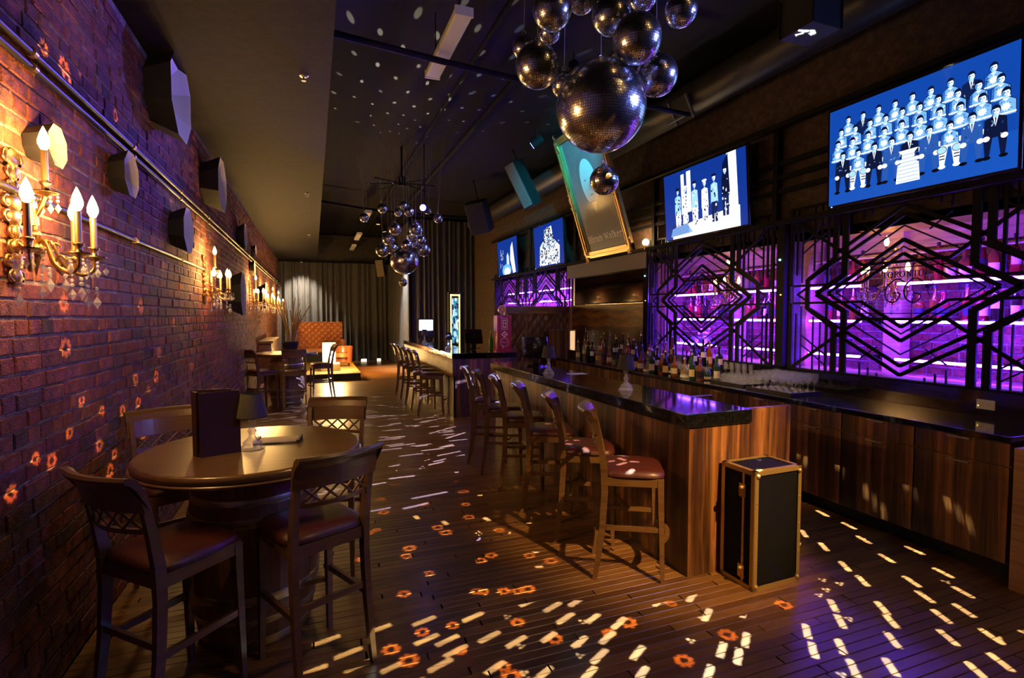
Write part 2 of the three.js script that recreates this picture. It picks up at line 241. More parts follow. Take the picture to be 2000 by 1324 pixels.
// black back splash, wood panel, beam
part('back_splash', b2(XR - 0.012, XR, 0.95, 1.17, -9.4, -1.9), M.blackgloss, wallRight);
part('sill', [b2(XR - 0.03, XR + 0.1, 1.155, 1.175, -6.72, -4.42), b2(XR - 0.03, XR + 0.1, 1.155, 1.175, -4.2, -1.9)], M.oak, wallRight);
part('wood_panel', muv(b2(XR - 0.03, XR, 0.95, 1.92, -9.35, -6.8)), M.walnutH, wallRight);
part('beam', muv(b2(XR - 0.1, XR, 2.45, 2.72, -9.4, -6.75)), std([0.16, 0.14, 0.16], 0.6), wallRight);
part('dark_mirror', b2(XR - 0.02, XR, 1.93, 2.45, -9.2, -6.85), phy([0.002, 0.002, 0.003], 0.04, { specularIntensity: 0.6 }), wallRight);
part('mirror_trim', [b2(XR - 0.02, XR, 1.92, 1.95, -8.8, -6.85), b2(XR - 0.06, XR, 1.92, 2.72, -6.85, -6.74), b2(XR - 0.03, XR, 1.92, 2.7, -9.25, -9.2)], M.steel, wallRight);
// steel frame that carries the televisions
{
  const t = thing('television_rack', 'black steel posts and rails carrying the televisions along the right wall', 'rack');
  for (const z of [-13.6, -11.35, -9.1, -6.6, -4.4]) part('post', b2(4.76, 4.82, 2.66, 3.78, z - 0.03, z + 0.03), M.blackmetal, t);
  for (const y of [3.74, 2.7]) part('rail', b2(4.7, 4.76, y, y + 0.05, -14, -1.6), M.blackmetal, t);
  for (const y of [3.35, 3.2, 3.05]) part('louvre', b2(4.77, 4.81, y, y + 0.05, -9, -1.6), M.blackmetal, t);
}
// round duct and pipes under the ceiling
{
  const d = thing('air_duct', 'round black air duct running above the televisions', 'duct');
  part('pipe', new THREE.CylinderGeometry(0.2, 0.2, 17, 28).rotateX(Math.PI / 2).translate(4.48, 4.42, -6.5), std([0.03, 0.03, 0.032], 0.4), d);
  for (const z of [-2.4, -5.4, -8.2, -10.5]) { const v = part('vent_grille', [bx(0.02, 0.3, 0.3, 4.3, 4.26, z, 0, 0, 0.5)], M.blackmatte, d); part('frame', [bx(0.03, 0.02, 0.32, 4.36, 4.4, z), bx(0.03, 0.02, 0.32, 4.22, 4.13, z), bx(0.03, 0.3, 0.02, 4.29, 4.26, z + 0.16, 0, 0, 0.5), bx(0.03, 0.3, 0.02, 4.29, 4.26, z - 0.16, 0, 0, 0.5)], std([0.1, 0.09, 0.08], 0.5), v); }
  const mk = (name, label, pts, r) => one(name, tube(pts, r, 8, 8), M.blackmetal, label, 'pipe');
  mk('ceiling_pipe', 'thin black pipe along the ceiling beside the long fluorescent fixture', [[1.75, 4.62, -1], [1.75, 4.62, -8], [1.75, 4.62, -20]], 0.025);
  mk('ceiling_pipe', 'thicker black pipe along the ceiling nearer the televisions', [[2.35, 4.6, -1], [2.35, 4.6, -8], [2.35, 4.6, -20]], 0.04);
  mk('cross_pipe', 'black pipe crossing the ceiling just under the near fluorescent fixture', [[0.2, 4.1, -4.75], [1.6, 4.12, -5.0], [4.2, 4.1, -5.15]], 0.03);
  mk('cross_pipe', 'black pipe crossing the ceiling by the far mirror ball hub', [[0.2, 4.4, -13.2], [1.6, 4.35, -13.6], [4.2, 4.4, -14]], 0.035);
  mk('cross_pipe', 'black pipe crossing the ceiling before the stage curtain', [[0.2, 4.25, -17.6], [1.4, 4.25, -17.6], [2.6, 4.25, -17.6]], 0.04);
}
// fluorescent fixtures, switched off
[[1.19, -4.83, 'the nearest, above the aisle between table and bar'], [1.28, -13.6, 'second from the camera, beside the far mirror balls'], [1.36, -17.2, 'third from the camera'], [1.4, -20, 'last before the stage curtain']].forEach(([x, z, w]) => {
  const t = thing('fluorescent_fixture', 'white wraparound fluorescent ceiling fixture, unlit, ' + w, 'ceiling light', [x, 4.2, z]);
  part('diffuser', new RoundedBoxGeometry(0.15, 0.07, 1.2, 3, 0.02), M.fluor, t); for (const e of [-1, 1]) { part('end_cap', bx(0.155, 0.075, 0.02, 0, 0, e * 0.605), M.white, t); part('hanger', rod([0, 0.03, e * 0.45], [0, 0.549, e * 0.45], 0.006), M.blackmetal, t); }
});
[[-0.042, -4.77, 'nearest'], [-0.059, -9.29, 'middle'], [-0.06, -14, 'farthest']].forEach(([x, z, w]) => { const t = thing('sprinkler_head', 'small chrome sprinkler head in the lowered ceiling, the ' + w + ' one', 'sprinkler', [x, YS, z]); part('escutcheon', lathe([[0, -0.012], [0.03, -0.01], [0.038, 0]], 16), M.steel, t); part('head', [cy(0.008, 0.012, 0.03, 0, -0.025, 0, 10), cy(0.02, 0.02, 0.003, 0, -0.042, 0, 12)], M.steel, t); });
// conduits on the brick
[[2.865, 'upper of the twin black conduits on the brick wall', 0.017, -21], [2.80, 'lower of the twin black conduits on the brick wall', 0.015, -21], [2.235, 'single conduit on the brick wall at candle height, ending at a sconce', 0.014, -6.72]].forEach(([y, l, r, z1]) => {
  const t = thing('wall_conduit', l, 'conduit'); part('pipe', rod([XL + 0.03, y, -1.6], [XL + 0.03, y, z1], r, 10), std([0.016, 0.013, 0.01], 0.4, { metalness: 0.2 }), t);
  for (let z = -2.9; z > z1 + 0.5; z -= 1.35) part('clip', rod([XL + 0.03, y, z - 0.015], [XL + 0.03, y, z + 0.015], r + 0.006, 10), M.brass, t);
});
// platform at the far end
{
  const t = thing('platform', 'low carpeted platform with black edge below the far booth', 'platform'); part('deck', muv(b2(XL + 0.01, 1.18, 0.16, 0.18, -20.3, -14.5)), M.carpet, t); part('fascia', b2(XL + 0.01, 1.17, 0, 0.16, -20.3, -14.51), M.blackmatte, t);
}
// curtains: folded cloth
function folds(w, h, n, depth, m, seed) {
  const nx = n * 8, g = new THREE.PlaneGeometry(w, h, nx, 10), p = g.attributes.position;
  for (let i = 0; i < p.count; i++) { const u = p.getX(i) / w + 0.5, v = p.getY(i) / h + 0.5, ph = u * n * 6.2832 + 1.3 * Math.sin(u * 17 + seed) + 0.5 * Math.sin(v * 2 + u * 9 + seed), a = depth * (0.55 + 0.45 * (1 - v)) * (0.7 + 0.3 * Math.sin(u * 31 + seed)); p.setZ(i, a * (Math.sin(ph) + 0.25 * Math.sin(2 * ph + 1))); p.setX(i, p.getX(i) + 0.3 * a * Math.cos(ph)); }
  g.computeVertexNormals(); return g;
}
{
  const c = (label, w, h, n, d, m, pos, turn, s) => { const t = thing('stage_curtain', label, 'curtain', pos, turn); part('cloth', folds(w, h, n, d, m, s).translate(0, h / 2, 0), m, t); part('rail', rod([-w / 2, h + 0.02, 0], [w / 2, h + 0.02, 0], 0.02), M.blackmetal, t); };
  c('charcoal pleated curtain across the end of the room, spotlit at its left', 2.4, 3.66, 12, 0.11, M.curtain, [0.05, 0, -20.6], 0, 1);
  c('darker pleated curtain hanging open beside the end opening', 1.75, 3.66, 8, 0.08, M.curtain, [1.95, 0, -20.5], 0, 5);
  c('pale lit drape running toward the stage beside the far bar', 3.9, 4.6, 20, 0.05, M.curtain, [2.78, 0, -18.1], -Math.PI / 2, 3);
  c('tall black curtain behind the far bar', 2.0, 4.65, 12, 0.06, M.curtain, [3.83, 0, -16.1], 0, 8);
}
// end panel at the right edge
one('return_panel', muv(b2(4.08, 4.83, 0, 0.9, -1.9, -1.5)), M.oak, 'pale wood end panel at the right edge beside the back bar cabinets', 'panel');
// ------------------------------------------------------------------ bars
{
  const t = thing('bar_counter', 'walnut veneered base of the near bar with a tall end panel facing the camera', 'bar');
  for (let z = -2.78, i = 0; z > -6.6; z -= 0.64, i++) part('front_panel', muv(b2(2.28, 2.3, 0.0, 1.0, z - 0.637, z)), M.walnut, t);
  const sh = new THREE.Shape([[2.28, 0], [3.16, 0], [3.16, 1.09], [2.79, 1.09], [2.79, 1.0], [2.28, 1.0]].map((p) => new THREE.Vector2(...p)));
  part('end_panel', muv(new THREE.ExtrudeGeometry(sh, { depth: 0.04, bevelEnabled: false }).translate(0, 0, -2.78)), M.walnut, t);
  part('inner_divider', [muv(b2(2.79, 3.16, 0.2, 1.05, -3.55, -3.51)), muv(b2(2.79, 3.16, 0.2, 1.0, -4.9, -4.86))], M.walnut, t);
  part('work_shelf', [b2(2.5, 3.16, 0.78, 0.8, -6.6, -2.78), b2(2.5, 2.54, 0, 1.0, -6.6, -2.78)], M.steel, t); part('speed_rail', [b2(3.1, 3.16, 0.1, 0.78, -6.6, -2.8)], M.blackmatte, t);
  one('bar_countertop', muv(rb(0.56, 0.09, 3.97, 2.51, 1.045, -4.705, 0.006)), M.granite, 'polished black granite top of the near bar', 'countertop');
  const f = thing('bar_counter', 'walnut base of the far bar with its upper band lit pale', 'bar');
  for (let z = -8.52, i = 0; z > -13.3; z -= 0.7) part('front_panel', muv(b2(2.2, 2.22, 0, 1.0, z - 0.697, z)), M.walnut, f);
  part('end_panel', muv(b2(2.2, 3.25, 0, 1.0, -8.56, -8.52)), M.walnut, f); part('band', muv(b2(2.165, 2.2, 0.7, 0.99, -13.42, -8.5)), M.oak, f); part('end_band', muv(b2(2.165, 3.25, 0.7, 0.99, -8.52, -8.485)), M.walnut, f);
  one('far_bar_countertop', muv(mg([rb(0.6, 0.09, 5.0, 2.45, 1.045, -10.96, 0.006), rb(1.15, 0.089, 0.6, 2.73, 1.045, -8.76, 0.006)])), M.granite, 'black granite top of the far bar with a pump shaped tap tower on it', 'countertop');
  // back bar
  const unit = (z, lab, full) => {
    const c = thing('base_cabinet', lab, 'cabinet', [4.2, 0, z]); part('carcass', muv(b2(0.015, 0.62, 0.1, 0.905, -0.2865, 0.2865)), M.walnut, c); part('toe_kick', b2(0.06, 0.6, 0, 0.1, -0.287, 0.287), M.blackmatte, c);
    if (!full) return;
    const h = (y, p) => part('handle', [rb(0.012, 0.012, 0.14, -0.025, y, 0, 0.004), bx(0.025, 0.008, 0.01, -0.012, y, 0.06), bx(0.025, 0.008, 0.01, -0.012, y, -0.06)], M.steel, p);
    const d1 = part('drawer', muv(rb(0.02, 0.15, 0.568, 0.005, 0.825, 0, 0.002)), M.walnut, c); h(0.885, d1);
    const d2 = part('door', muv(rb(0.02, 0.63, 0.568, 0.005, 0.425, 0, 0.002)), M.walnut, c); h(0.72, d2);
  };
  for (let i = 0; i < 12; i++) unit(-2.26 - i * 0.5775, i < 5 ? `walnut drawer and door cabinet, ${ORD[i]} of the back bar run from the right` : 'plain walnut back bar cabinet hidden behind the near bar', i < 5);
  for (const o of scene.children) if (o.userData.label?.startsWith('plain walnut back')) o.userData.group = 'back bar cabinets behind the near bar';
  one('back_bar_worktop', muv(rb(0.69, 0.045, 7.4, 4.49, 0.9275, -5.65, 0.005)), M.granite, 'long black granite worktop under the lattice screens', 'countertop');
  one('bottle_riser', b2(4.5, 4.8, 0.95, 1.08, -9.2, -4.95), M.blackgloss, 'low black step holding the rear row of bottles', 'riser');
}
// tufted leather: height field with buttons on a diamond grid
function tufted(w, h, cols, rows, depth) {
  const nx = cols * 8, ny = rows * 8, g = new THREE.PlaneGeometry(w, h, nx, ny), p = g.attributes.position;
  for (let i = 0; i < p.count; i++) { const a = (p.getX(i) / w + 0.5) * cols, b = (p.getY(i) / h + 0.5) * rows, s = Math.abs(Math.cos(Math.PI * (a + b) / 1) * 1), q = Math.abs(Math.cos(Math.PI * (a - b))); const d1 = Math.abs(Math.sin(Math.PI * (a + b) / 2)), d2 = Math.abs(Math.sin(Math.PI * (a - b) / 2)); p.setZ(i, depth * Math.pow(d1 * d2, 0.45)); }
  g.computeVertexNormals(); return g;
}
function buttons(w, h, cols, rows) { const l = []; for (let a = 0; a <= cols; a++) for (let b = 0; b <= rows; b++) if ((a + b) % 2 === 0 && a && b && a < cols && b < rows) l.push(new THREE.SphereGeometry(0.012, 6, 4).translate((a / cols - 0.5) * w, (b / rows - 0.5) * h, 0.012)); return mg(l); }
{
  const t = thing('tufted_partition', 'dark brown button tufted leather partition between the two bars, capped with wood', 'partition');
  [[3.47, 3.86], [3.87, 4.46], [4.47, 4.78]].forEach(([a, b], i) => { const w = b - a, c = Math.round(w / 0.085); const p = part('tufted_panel', tufted(w, 1.05, c, 9, 0.035).translate((a + b) / 2, 1.235, -9.38), M.brownleather, t); part('button', buttons(w, 1.05, c, 9).translate((a + b) / 2, 1.235, -9.38), M.brownleather, p); });
  part('board', muv(b2(3.42, XR, 0, 1.9, -9.44, -9.385)), M.oak, t); part('header', muv(b2(3.42, XR - 0.01, 1.76, 1.9, -9.4, -9.34)), M.walnutH, t); part('side_post', muv(b2(4.78, XR - 0.02, 0.95, 1.9, -9.4, -9.3)), M.oak, t); part('low_front', b2(3.42, 4.15, 0, 0.7, -9.4, -9.34), M.blackmatte, t);
}
// ------------------------------------------------------------------ bar chair
function makeChair(name, label) {
  const t = thing(name, label, 'chair');
  for (const s of [-1, 1]) {
    part('leg', muv(sweep([[s * 0.195, 0, -0.205, 0.026, 0.026], [s * 0.19, 0.35, -0.195, 0.034, 0.034], [s * 0.187, 0.7, -0.185, 0.042, 0.042]])), M.chair, t);
    part('leg', muv(sweep([[s * 0.2, 0, 0.255, 0.026, 0.03], [s * 0.198, 0.12, 0.235, 0.03, 0.036], [s * 0.195, 0.35, 0.205, 0.032, 0.042], [s * 0.193, 0.6, 0.19, 0.034, 0.046], [s * 0.193, 0.76, 0.195, 0.034, 0.048], [s * 0.194, 0.88, 0.215, 0.03, 0.042], [s * 0.196, 1.0, 0.24, 0.028, 0.036], [s * 0.197, 1.1, 0.262, 0.026, 0.03]])), M.chair, t);
  }
  part('seat_frame', muv(mg([bx(0.4, 0.06, 0.024, 0, 0.68, -0.195), bx(0.4, 0.06, 0.024, 0, 0.68, 0.19), bx(0.024, 0.06, 0.4, -0.193, 0.68, 0), bx(0.024, 0.06, 0.4, 0.193, 0.68, 0)])), M.chair, t);
  const pad = new THREE.SphereGeometry(1, 40, 16), p = pad.attributes.position, sg = (v, e) => Math.sign(v) * Math.pow(Math.abs(v), e);
  for (let i = 0; i < p.count; i++) { const x = p.getX(i), y = p.getY(i), z = p.getZ(i), r = Math.hypot(x, z) || 1e-6, k = Math.pow(Math.pow(Math.abs(x / r), 5) + Math.pow(Math.abs(z / r), 5), -0.2), rad = r < 1e-4 ? 0 : Math.pow(r, 0.35) * k; p.setXYZ(i, x / r * rad * 0.222, 0.717 + (y > 0 ? 0.05 * sg(y, 0.8) : 0.012 * y), z / r * rad * 0.215 - 0.008); }
  pad.computeVertexNormals(); part('seat', pad, M.leather, t);
  const zb = (s, y) => 0.2 + (y - 0.8) * 0.235 + 0.045 * (1 - s * s);
  part('crest_rail', muv(loft([[1.0, -0.011], [1.0, 0.011], [1.06, 0.013], [1.1, 0.018], [1.125, 0.034], [1.135, 0.052], [1.15, 0.056], [1.162, 0.046], [1.158, 0.022], [1.14, 0.002], [1.1, -0.01]], 14, (s, y, d) => [s * 0.222, y, zb(s, y) + d])), M.chair, t);
  part('lower_rail', muv(loft([[0.9, -0.009], [0.9, 0.009], [0.922, 0.009], [0.922, -0.009]], 10, (s, y, d) => [s * 0.186, y, zb(s, y) + d])), M.chair, t);
  for (let k = 0; k < 4; k++) for (const e of [-1, 1]) { const s0 = (-0.9 + k * 0.45), s1 = s0 + 0.45, a = e > 0 ? s0 : s1, b = e > 0 ? s1 : s0, A = [a * 0.19, 0.922, zb(a, 0.922)], B = [b * 0.19, 1.0, zb(b, 1.0)]; part('back_slat', rod(A, B, 0.007, 6), M.chair, t); }
  part('stretcher', muv(mg([bx(0.02, 0.032, 0.36, -0.192, 0.36, 0), bx(0.02, 0.032, 0.36, 0.192, 0.36, 0), bx(0.36, 0.03, 0.02, 0, 0.4, 0.198)])), M.chair, t);
  part('foot_rest', muv(loft([[0.275, -0.016], [0.275, 0.016], [0.3, 0.016], [0.3, -0.016]], 14, (s, y, d) => [s * 0.2, y, -0.2 - 0.06 * (1 - s * s) + d])), M.chair, t);
  return t;
}
const chair0 = makeChair('bar_chair', ''); chair0.scale.set(0.94, 0.962, 0.94);
let firstChair = true;
function chair(x, z, turn, label) { if (firstChair) { firstChair = false; chair0.position.set(x, 0, z); chair0.rotation.y = turn; chair0.userData.label = label; return; } copy(chair0, [x, 0, z], turn, label); }
const EAST = face(1, 0);
[-2.99, -3.58, -4.25, -4.87, -5.43, -5.9].forEach((z, i) => chair(2.0 - i * 0.008, z, face(0.87, 0.47 - 0.03 * i + rr(-0.04, 0.04)), `wooden bar chair at the near bar with dark leather seat, ${ORD[i]} from the camera`));
[-9.0, -9.64, -10.28, -10.92, -11.56].forEach((z, i) => chair(1.92, z, face(1, 0.2 + rr(-0.05, 0.05)), `dark wooden bar chair at the far bar, ${ORD[i]} from the camera`));
chair(-0.02, -2.75, face(-0.45, -0.9), 'wooden bar chair turning its lattice back to the camera at the near barrel table');
chair(-0.6, -2.68, face(0.7, -0.72), 'shadowed wooden bar chair against the brick at the left of the near barrel table');
chair(-0.8, -3.74, face(0.45, 0.89), 'wooden bar chair by the brick wall behind the menu holder on the near table');
chair(0.09, -3.78, face(-0.25, 0.97), 'wooden bar chair on the far side of the near barrel table facing the camera');
chair(-0.33, -10.42, face(0, -1), 'bar chair with its back to the camera at the second barrel table');
chair(0.14, -11.6, face(-1, 0.15), 'bar chair at the right of the second barrel table by the glowing lantern');
chair(-0.9, -10.6, face(0.8, -0.6), 'bar chair by the brick wall at the second barrel table');
// ------------------------------------------------------------------ barrel tables
function barrelTable(label, x, z) {
  const t = thing('barrel_table', label, 'table', [x, 0, z]);
  const N = 22, rad = (y) => 0.275 + 0.062 * (1 - Math.pow((y - 0.475) / 0.475, 2)), stv = (() => {
    const pos = [], n = 10, a = Math.PI / N * 0.985, q = (A, B, C, D) => { for (const p of [A, B, C, A, C, D]) pos.push(...p); }, pt = (r, y, s) => [r * Math.sin(s), y, r * Math.cos(s)];
    for (let i = 0; i < n; i++) { const y0 = 0.95 * i / n, y1 = 0.95 * (i + 1) / n, r0 = rad(y0), r1 = rad(y1); q(pt(r0, y0, -a), pt(r0, y0, a), pt(r1, y1, a), pt(r1, y1, -a)); q(pt(r0, y0, a), pt(r0 - 0.02, y0, a), pt(r1 - 0.02, y1, a), pt(r1, y1, a)); q(pt(r0 - 0.02, y0, -a), pt(r0, y0, -a), pt(r1, y1, -a), pt(r1 - 0.02, y1, -a)); }
    const g = new THREE.BufferGeometry(); g.setAttribute('position', new THREE.Float32BufferAttribute(pos, 3)); g.computeVertexNormals(); const uv = []; for (let i = 0; i < pos.length / 3; i++) uv.push(pos[i * 3 + 1] * 1, pos[i * 3] * 3); g.setAttribute('uv', new THREE.Float32BufferAttribute(uv, 2)); return g;
  })();
  const b = new THREE.Group(); b.name = 'barrel'; t.add(b);
  for (let k = 0; k < N; k++) { const s = part('stave', stv, M.stave, b); s.rotation.y = k / N * Math.PI * 2; }
  part('barrel_head', lathe([[0, 0.93], [0.262, 0.93], [0.262, 0.03], [0, 0.03]], 24), M.stave, b);
  for (const [y, h] of [[0.9, 0.05], [0.78, 0.035], [0.68, 0.045], [0.28, 0.05], [0.16, 0.035], [0.04, 0.05]]) part('hoop', lathe([[rad(y - h / 2) - 0.004, y - h / 2], [rad(y - h / 2) + 0.003, y - h / 2], [rad(y + h / 2) + 0.003, y + h / 2], [rad(y + h / 2) - 0.004, y + h / 2]], 44), M.hoop, b);
  const top = lathe([[0, 0.955], [0.55, 0.955], [0.562, 0.96], [0.567, 0.975], [0.562, 0.992], [0.55, 1.0], [0, 1.0]], 64);
  const tp = part('tabletop', muv(top), M.tabletop, t); part('edge_band', lathe([[0.53, 0.94], [0.572, 0.94], [0.574, 0.957], [0.55, 0.957]], 64), M.chair, tp);
  return t;
}
barrelTable('round wooden tabletop on an oak wine barrel, nearest the camera by the brick wall', -0.32, -3.2);
barrelTable('barrel table farther down the brick wall carrying a planter', -0.5, -11.1);
// ------------------------------------------------------------------ crystal lamps
function makeLamp(label, pos) {
  const t = thing('table_lamp', label, 'lamp', pos);
  part('crystal_base', lathe([[0, 0], [0.062, 0], [0.066, 0.008], [0.058, 0.02], [0.048, 0.028], [0.05, 0.04], [0.032, 0.055], [0.018, 0.07], [0.016, 0.085], [0.024, 0.1], [0.016, 0.118], [0.013, 0.14], [0.024, 0.16], [0.03, 0.172], [0.03, 0.178], [0, 0.178]], 8).toNonIndexed(), M.crystal, t).geometry.computeVertexNormals();
  const g = new THREE.CylinderGeometry(0.052, 0.078, 0.13, 60, 1, true), p = g.attributes.position; for (let i = 0; i < p.count; i++) { const a = Math.atan2(p.getX(i), p.getZ(i)), k = 1 + 0.03 * Math.sin(a * 30); p.setX(i, p.getX(i) * k); p.setZ(i, p.getZ(i) * k); } g.computeVertexNormals();
  const s = part('lamp_shade', g.translate(0, 0.245, 0), M.shade, t); part('rim', [new THREE.TorusGeometry(0.052, 0.002, 6, 40).rotateX(Math.PI / 2).translate(0, 0.31, 0), new THREE.TorusGeometry(0.078, 0.002, 6, 40).rotateX(Math.PI / 2).translate(0, 0.18, 0)], M.blackmetal, s);
  part('candle_socket', cy(0.012, 0.012, 0.05, 0, 0.2, 0), M.blackmetal, t); return t;
}
const lamp0 = makeLamp('crystal table lamp with black pleated shade on the near barrel table', [-0.32, 1.0, -3.13]);
copy(lamp0, [2.48, 1.09, -3.79], 0.4, 'crystal lamp with black shade on the near bar, closer to the camera');
copy(lamp0, [2.39, 1.09, -5.16], 0.9, 'crystal lamp with black shade on the near bar, farther along by the register');
copy(lamp0, [2.37, 1.09, -9.6], 0.3, 'crystal lamp with dark shade at the near end of the far bar');
copy(lamp0, [2.4, 1.09, -12.0], 0.3, 'crystal lamp with dark shade standing before the bright monitor on the far bar');
// menus
{
  const t = thing('menu_holder', 'tall dark red folded menu standing on the near barrel table', 'menu', [-0.49, 1.0, -3.1], 0.25);
  part('front_cover', bx(0.19, 0.33, 0.006, 0.02, 0.165, 0.03, 0.12, -0.04), M.menu, t); part('back_cover', bx(0.19, 0.34, 0.006, -0.01, 0.17, -0.03, -0.3, 0.05), M.menu, t); part('spine', bx(0.012, 0.335, 0.05, -0.09, 0.168, 0.005, 0.3), M.menu, t);
  const c = thing('menu_board', 'flat clip menu lying on the near barrel table beside the crystal lamp', 'menu', [-0.2, 1.0, -3.3], -0.1);
  part('page', rb(0.24, 0.006, 0.15, 0, 0.004, 0, 0.002), std([0.45, 0.36, 0.28], 0.6), c); part('clip_bar', [bx(0.014, 0.014, 0.16, 0.115, 0.008, 0), bx(0.014, 0.014, 0.16, -0.115, 0.008, 0)], M.menu, c);
}
// ------------------------------------------------------------------ road case
{
  const t = thing('road_case', 'black equipment case with brass edges standing on end against the bar', 'case', [2.735, 0, -2.585], 0.03), w = 0.4, h = 0.76, d = 0.27, e = 0.028;
  part('body', bx(w - 0.012, h - 0.012, d - 0.012, 0, h / 2, 0), M.casebk, t); part('lid_seam', bx(w + 0.002, h - 0.03, 0.016, 0, h / 2, 0.045), M.oak, t);
  for (const i of [-1, 1]) for (const j of [-1, 1]) {
    part('brass_edge', [bx(e, h, 0.005, i * (w / 2 - e / 2), h / 2, j * (d / 2 + 0.001)), bx(0.005, h, e, i * (w / 2 + 0.001), h / 2, j * (d / 2 - e / 2))], M.casebrass, t);
    part('brass_edge', [bx(w, e, 0.005, 0, i < 0 ? e / 2 : h - e / 2, j * (d / 2 + 0.001)), bx(w, 0.005, e, 0, i < 0 ? 0.003 : h - 0.001, j * (d / 2 - e / 2))], M.casebrass, t);
    part('brass_edge', [bx(e, 0.005, d, i * (w / 2 - e / 2), j < 0 ? 0.003 : h - 0.001, 0), bx(0.005, e, d, i * (w / 2 + 0.001), j < 0 ? e / 2 : h - e / 2, 0)], M.casebrass, t);
  }
  for (const y of [0.62, 0.1]) { const l = part('latch', rb(0.014, 0.085, 0.05, -w / 2 - 0.008, y, 0.045, 0.004), M.antique, t); part('latch_knob', sp(0.014, -w / 2 - 0.02, y + 0.02, 0.045), M.casebrass, l); }
  for (const i of [-1, 1]) for (const y of [0.03, h - 0.03]) part('corner', sp(0.016, i * (w / 2 - 0.02), y, d / 2 + 0.002, 10), M.casebrass, t);
  part('rivet', [0.2, 0.38, 0.56].flatMap((y) => [-1, 1].map((i) => sp(0.005, i * (w / 2 - 0.014), y, d / 2 + 0.005, 6))), M.casebrass, t);
}
// ------------------------------------------------------------------ candle sconces with crystal drops (wall at x = 0, reaching out along +x)
const dropG = mg([sp(0.006, 0, -0.008, 0, 6), sp(0.007, 0, -0.024, 0, 6), new THREE.OctahedronGeometry(0.016).scale(0.75, 1.35, 0.75).translate(0, -0.055, 0)]);
const flame = lathe([[0, 0], [0.009, 0.004], [0.0165, 0.022], [0.0165, 0.036], [0.01, 0.06], [0.003, 0.078], [0, 0.084]], 14).scale(1.25, 1.2, 1.25);
function makeSconce(label, cd) {
  const t = thing('candle_sconce', label, 'wall lamp');
  const leaf = []; for (let k = 0; k < 9; k++) { const y = -0.24 + k * 0.06, w = 0.045 + 0.02 * Math.sin(k * 1.7) - 0.003 * Math.abs(k - 4); leaf.push(new THREE.SphereGeometry(1, 10, 6).scale(0.018, 0.042, w).translate(0.012, y, 0)); for (const s of [-1, 1]) leaf.push(new THREE.TorusGeometry(0.022, 0.007, 5, 10, 4.5).rotateY(Math.PI / 2).rotateX(s).translate(0.014, y, s * w)); }
  part('wall_plate', leaf, M.antique, t); part('stem', [tube([[0.02, -0.1, 0], [0.07, -0.14, 0], [0.08, -0.04, 0], [0.07, 0.1, 0]], 0.011), sp(0.035, 0.078, -0.13, 0, 14), sp(0.024, 0.078, -0.07, 0, 12), cy(0.014, 0.02, 0.1, 0.075, 0.02, 0, 10), new THREE.ConeGeometry(0.02, 0.08, 8).rotateX(Math.PI).translate(0.078, -0.2, 0)], M.antique, t);
  const arms = [[-1.25, 0.22, -0.155], [-0.42, 0.2, -0.155], [0.42, 0.2, -0.155], [1.25, 0.22, -0.155], [0, 0.05, 0.1]];
  arms.forEach(([a, r, cy0], k) => {
    const dx = Math.cos(a), dz = Math.sin(a), P = (q, y) => [0.07 + dx * q, y, dz * q];
    const arm = part('arm', k < 4 ? [tube([P(0, -0.12), P(r * 0.25, -0.09), P(r * 0.5, -0.19), P(r * 0.8, -0.225), P(r * 0.98, -0.2), P(r, cy0)], 0.0085, 26), new THREE.TorusGeometry(0.018, 0.005, 5, 12, 5).rotateY(-a).translate(...P(r * 0.35, -0.115)), new THREE.TorusGeometry(0.02, 0.005, 5, 12, 5).rotateY(-a).translate(...P(r * 0.6, -0.175))] : [tube([P(0, -0.02), P(0.03, 0.04), P(r, cy0)], 0.0085, 10)], M.antique, t);
    const q = P(r, cy0);
    part('drip_cup', lathe([[0.006, -0.01], [0.022, 0], [0.042, 0.006], [0.045, 0.012], [0.03, 0.01], [0.014, 0.012], [0.013, 0.035], [0.02, 0.045], [0.02, 0.052], [0, 0.052]], 16).translate(...q), M.antique, arm);
    part('candle', cy(0.0125, 0.0125, 0.13, q[0], q[1] + 0.115, q[2], 12), M.candle, arm);
    part('bulb', flame.clone().translate(q[0], q[1] + 0.18, q[2]), M.bulb, arm, 'glowing flame shaped bulb');
    point([q[0], q[1] + 0.215, q[2]], WARM, cd, t, 0.7);
    for (let j = 0; j < 4; j++) { const b = j * 1.571 + k, L = j % 2 ? 0.0 : 0.012; const d = part('crystal_drop', dropG, M.crystal, t); d.position.set(q[0] + 0.04 * Math.cos(b), q[1] + 0.004 - L, q[2] + 0.04 * Math.sin(b)); }
  });
  for (let k = 0; k < 9; k++) { const a = -1.4 + k * 0.35, r = 0.1 + 0.06 * (k % 3), d = part('crystal_drop', dropG, M.crystal, t); d.position.set(0.07 + Math.cos(a) * r, -0.2 - 0.035 * (k % 3), Math.sin(a) * r); d.scale.setScalar(1.35); }
  return t;
}
const sc0 = makeSconce('gilt candle sconce with crystal drops, nearest the camera at the left edge', LIT.sconce);
sc0.position.set(XL, 2.13, -2.74);
[[-6.76, 'gilt candle sconce with crystal drops, second on the brick wall'], [-11.3, 'gilt candle sconce with crystal drops, third on the brick wall'], [-13.7, 'far candle sconce on the brick wall, fourth from the camera'], [-15.9, 'far candle sconce on the brick wall, fifth from the camera'], [-18.4, 'farthest candle sconce on the brick wall']].forEach(([z, l]) => copy(sc0, [XL, 2.13, z], 0, l));
const scN = makeSconce('candle sconce on the wooden post inside the nearer purple recess', LIT.nicheSconce); scN.position.set(5.2, 2.1, -3.39); scN.rotation.y = Math.PI;
copy(scN, [5.2, 2.1, -5.41], Math.PI, 'candle sconce on the wooden post inside the farther purple recess');
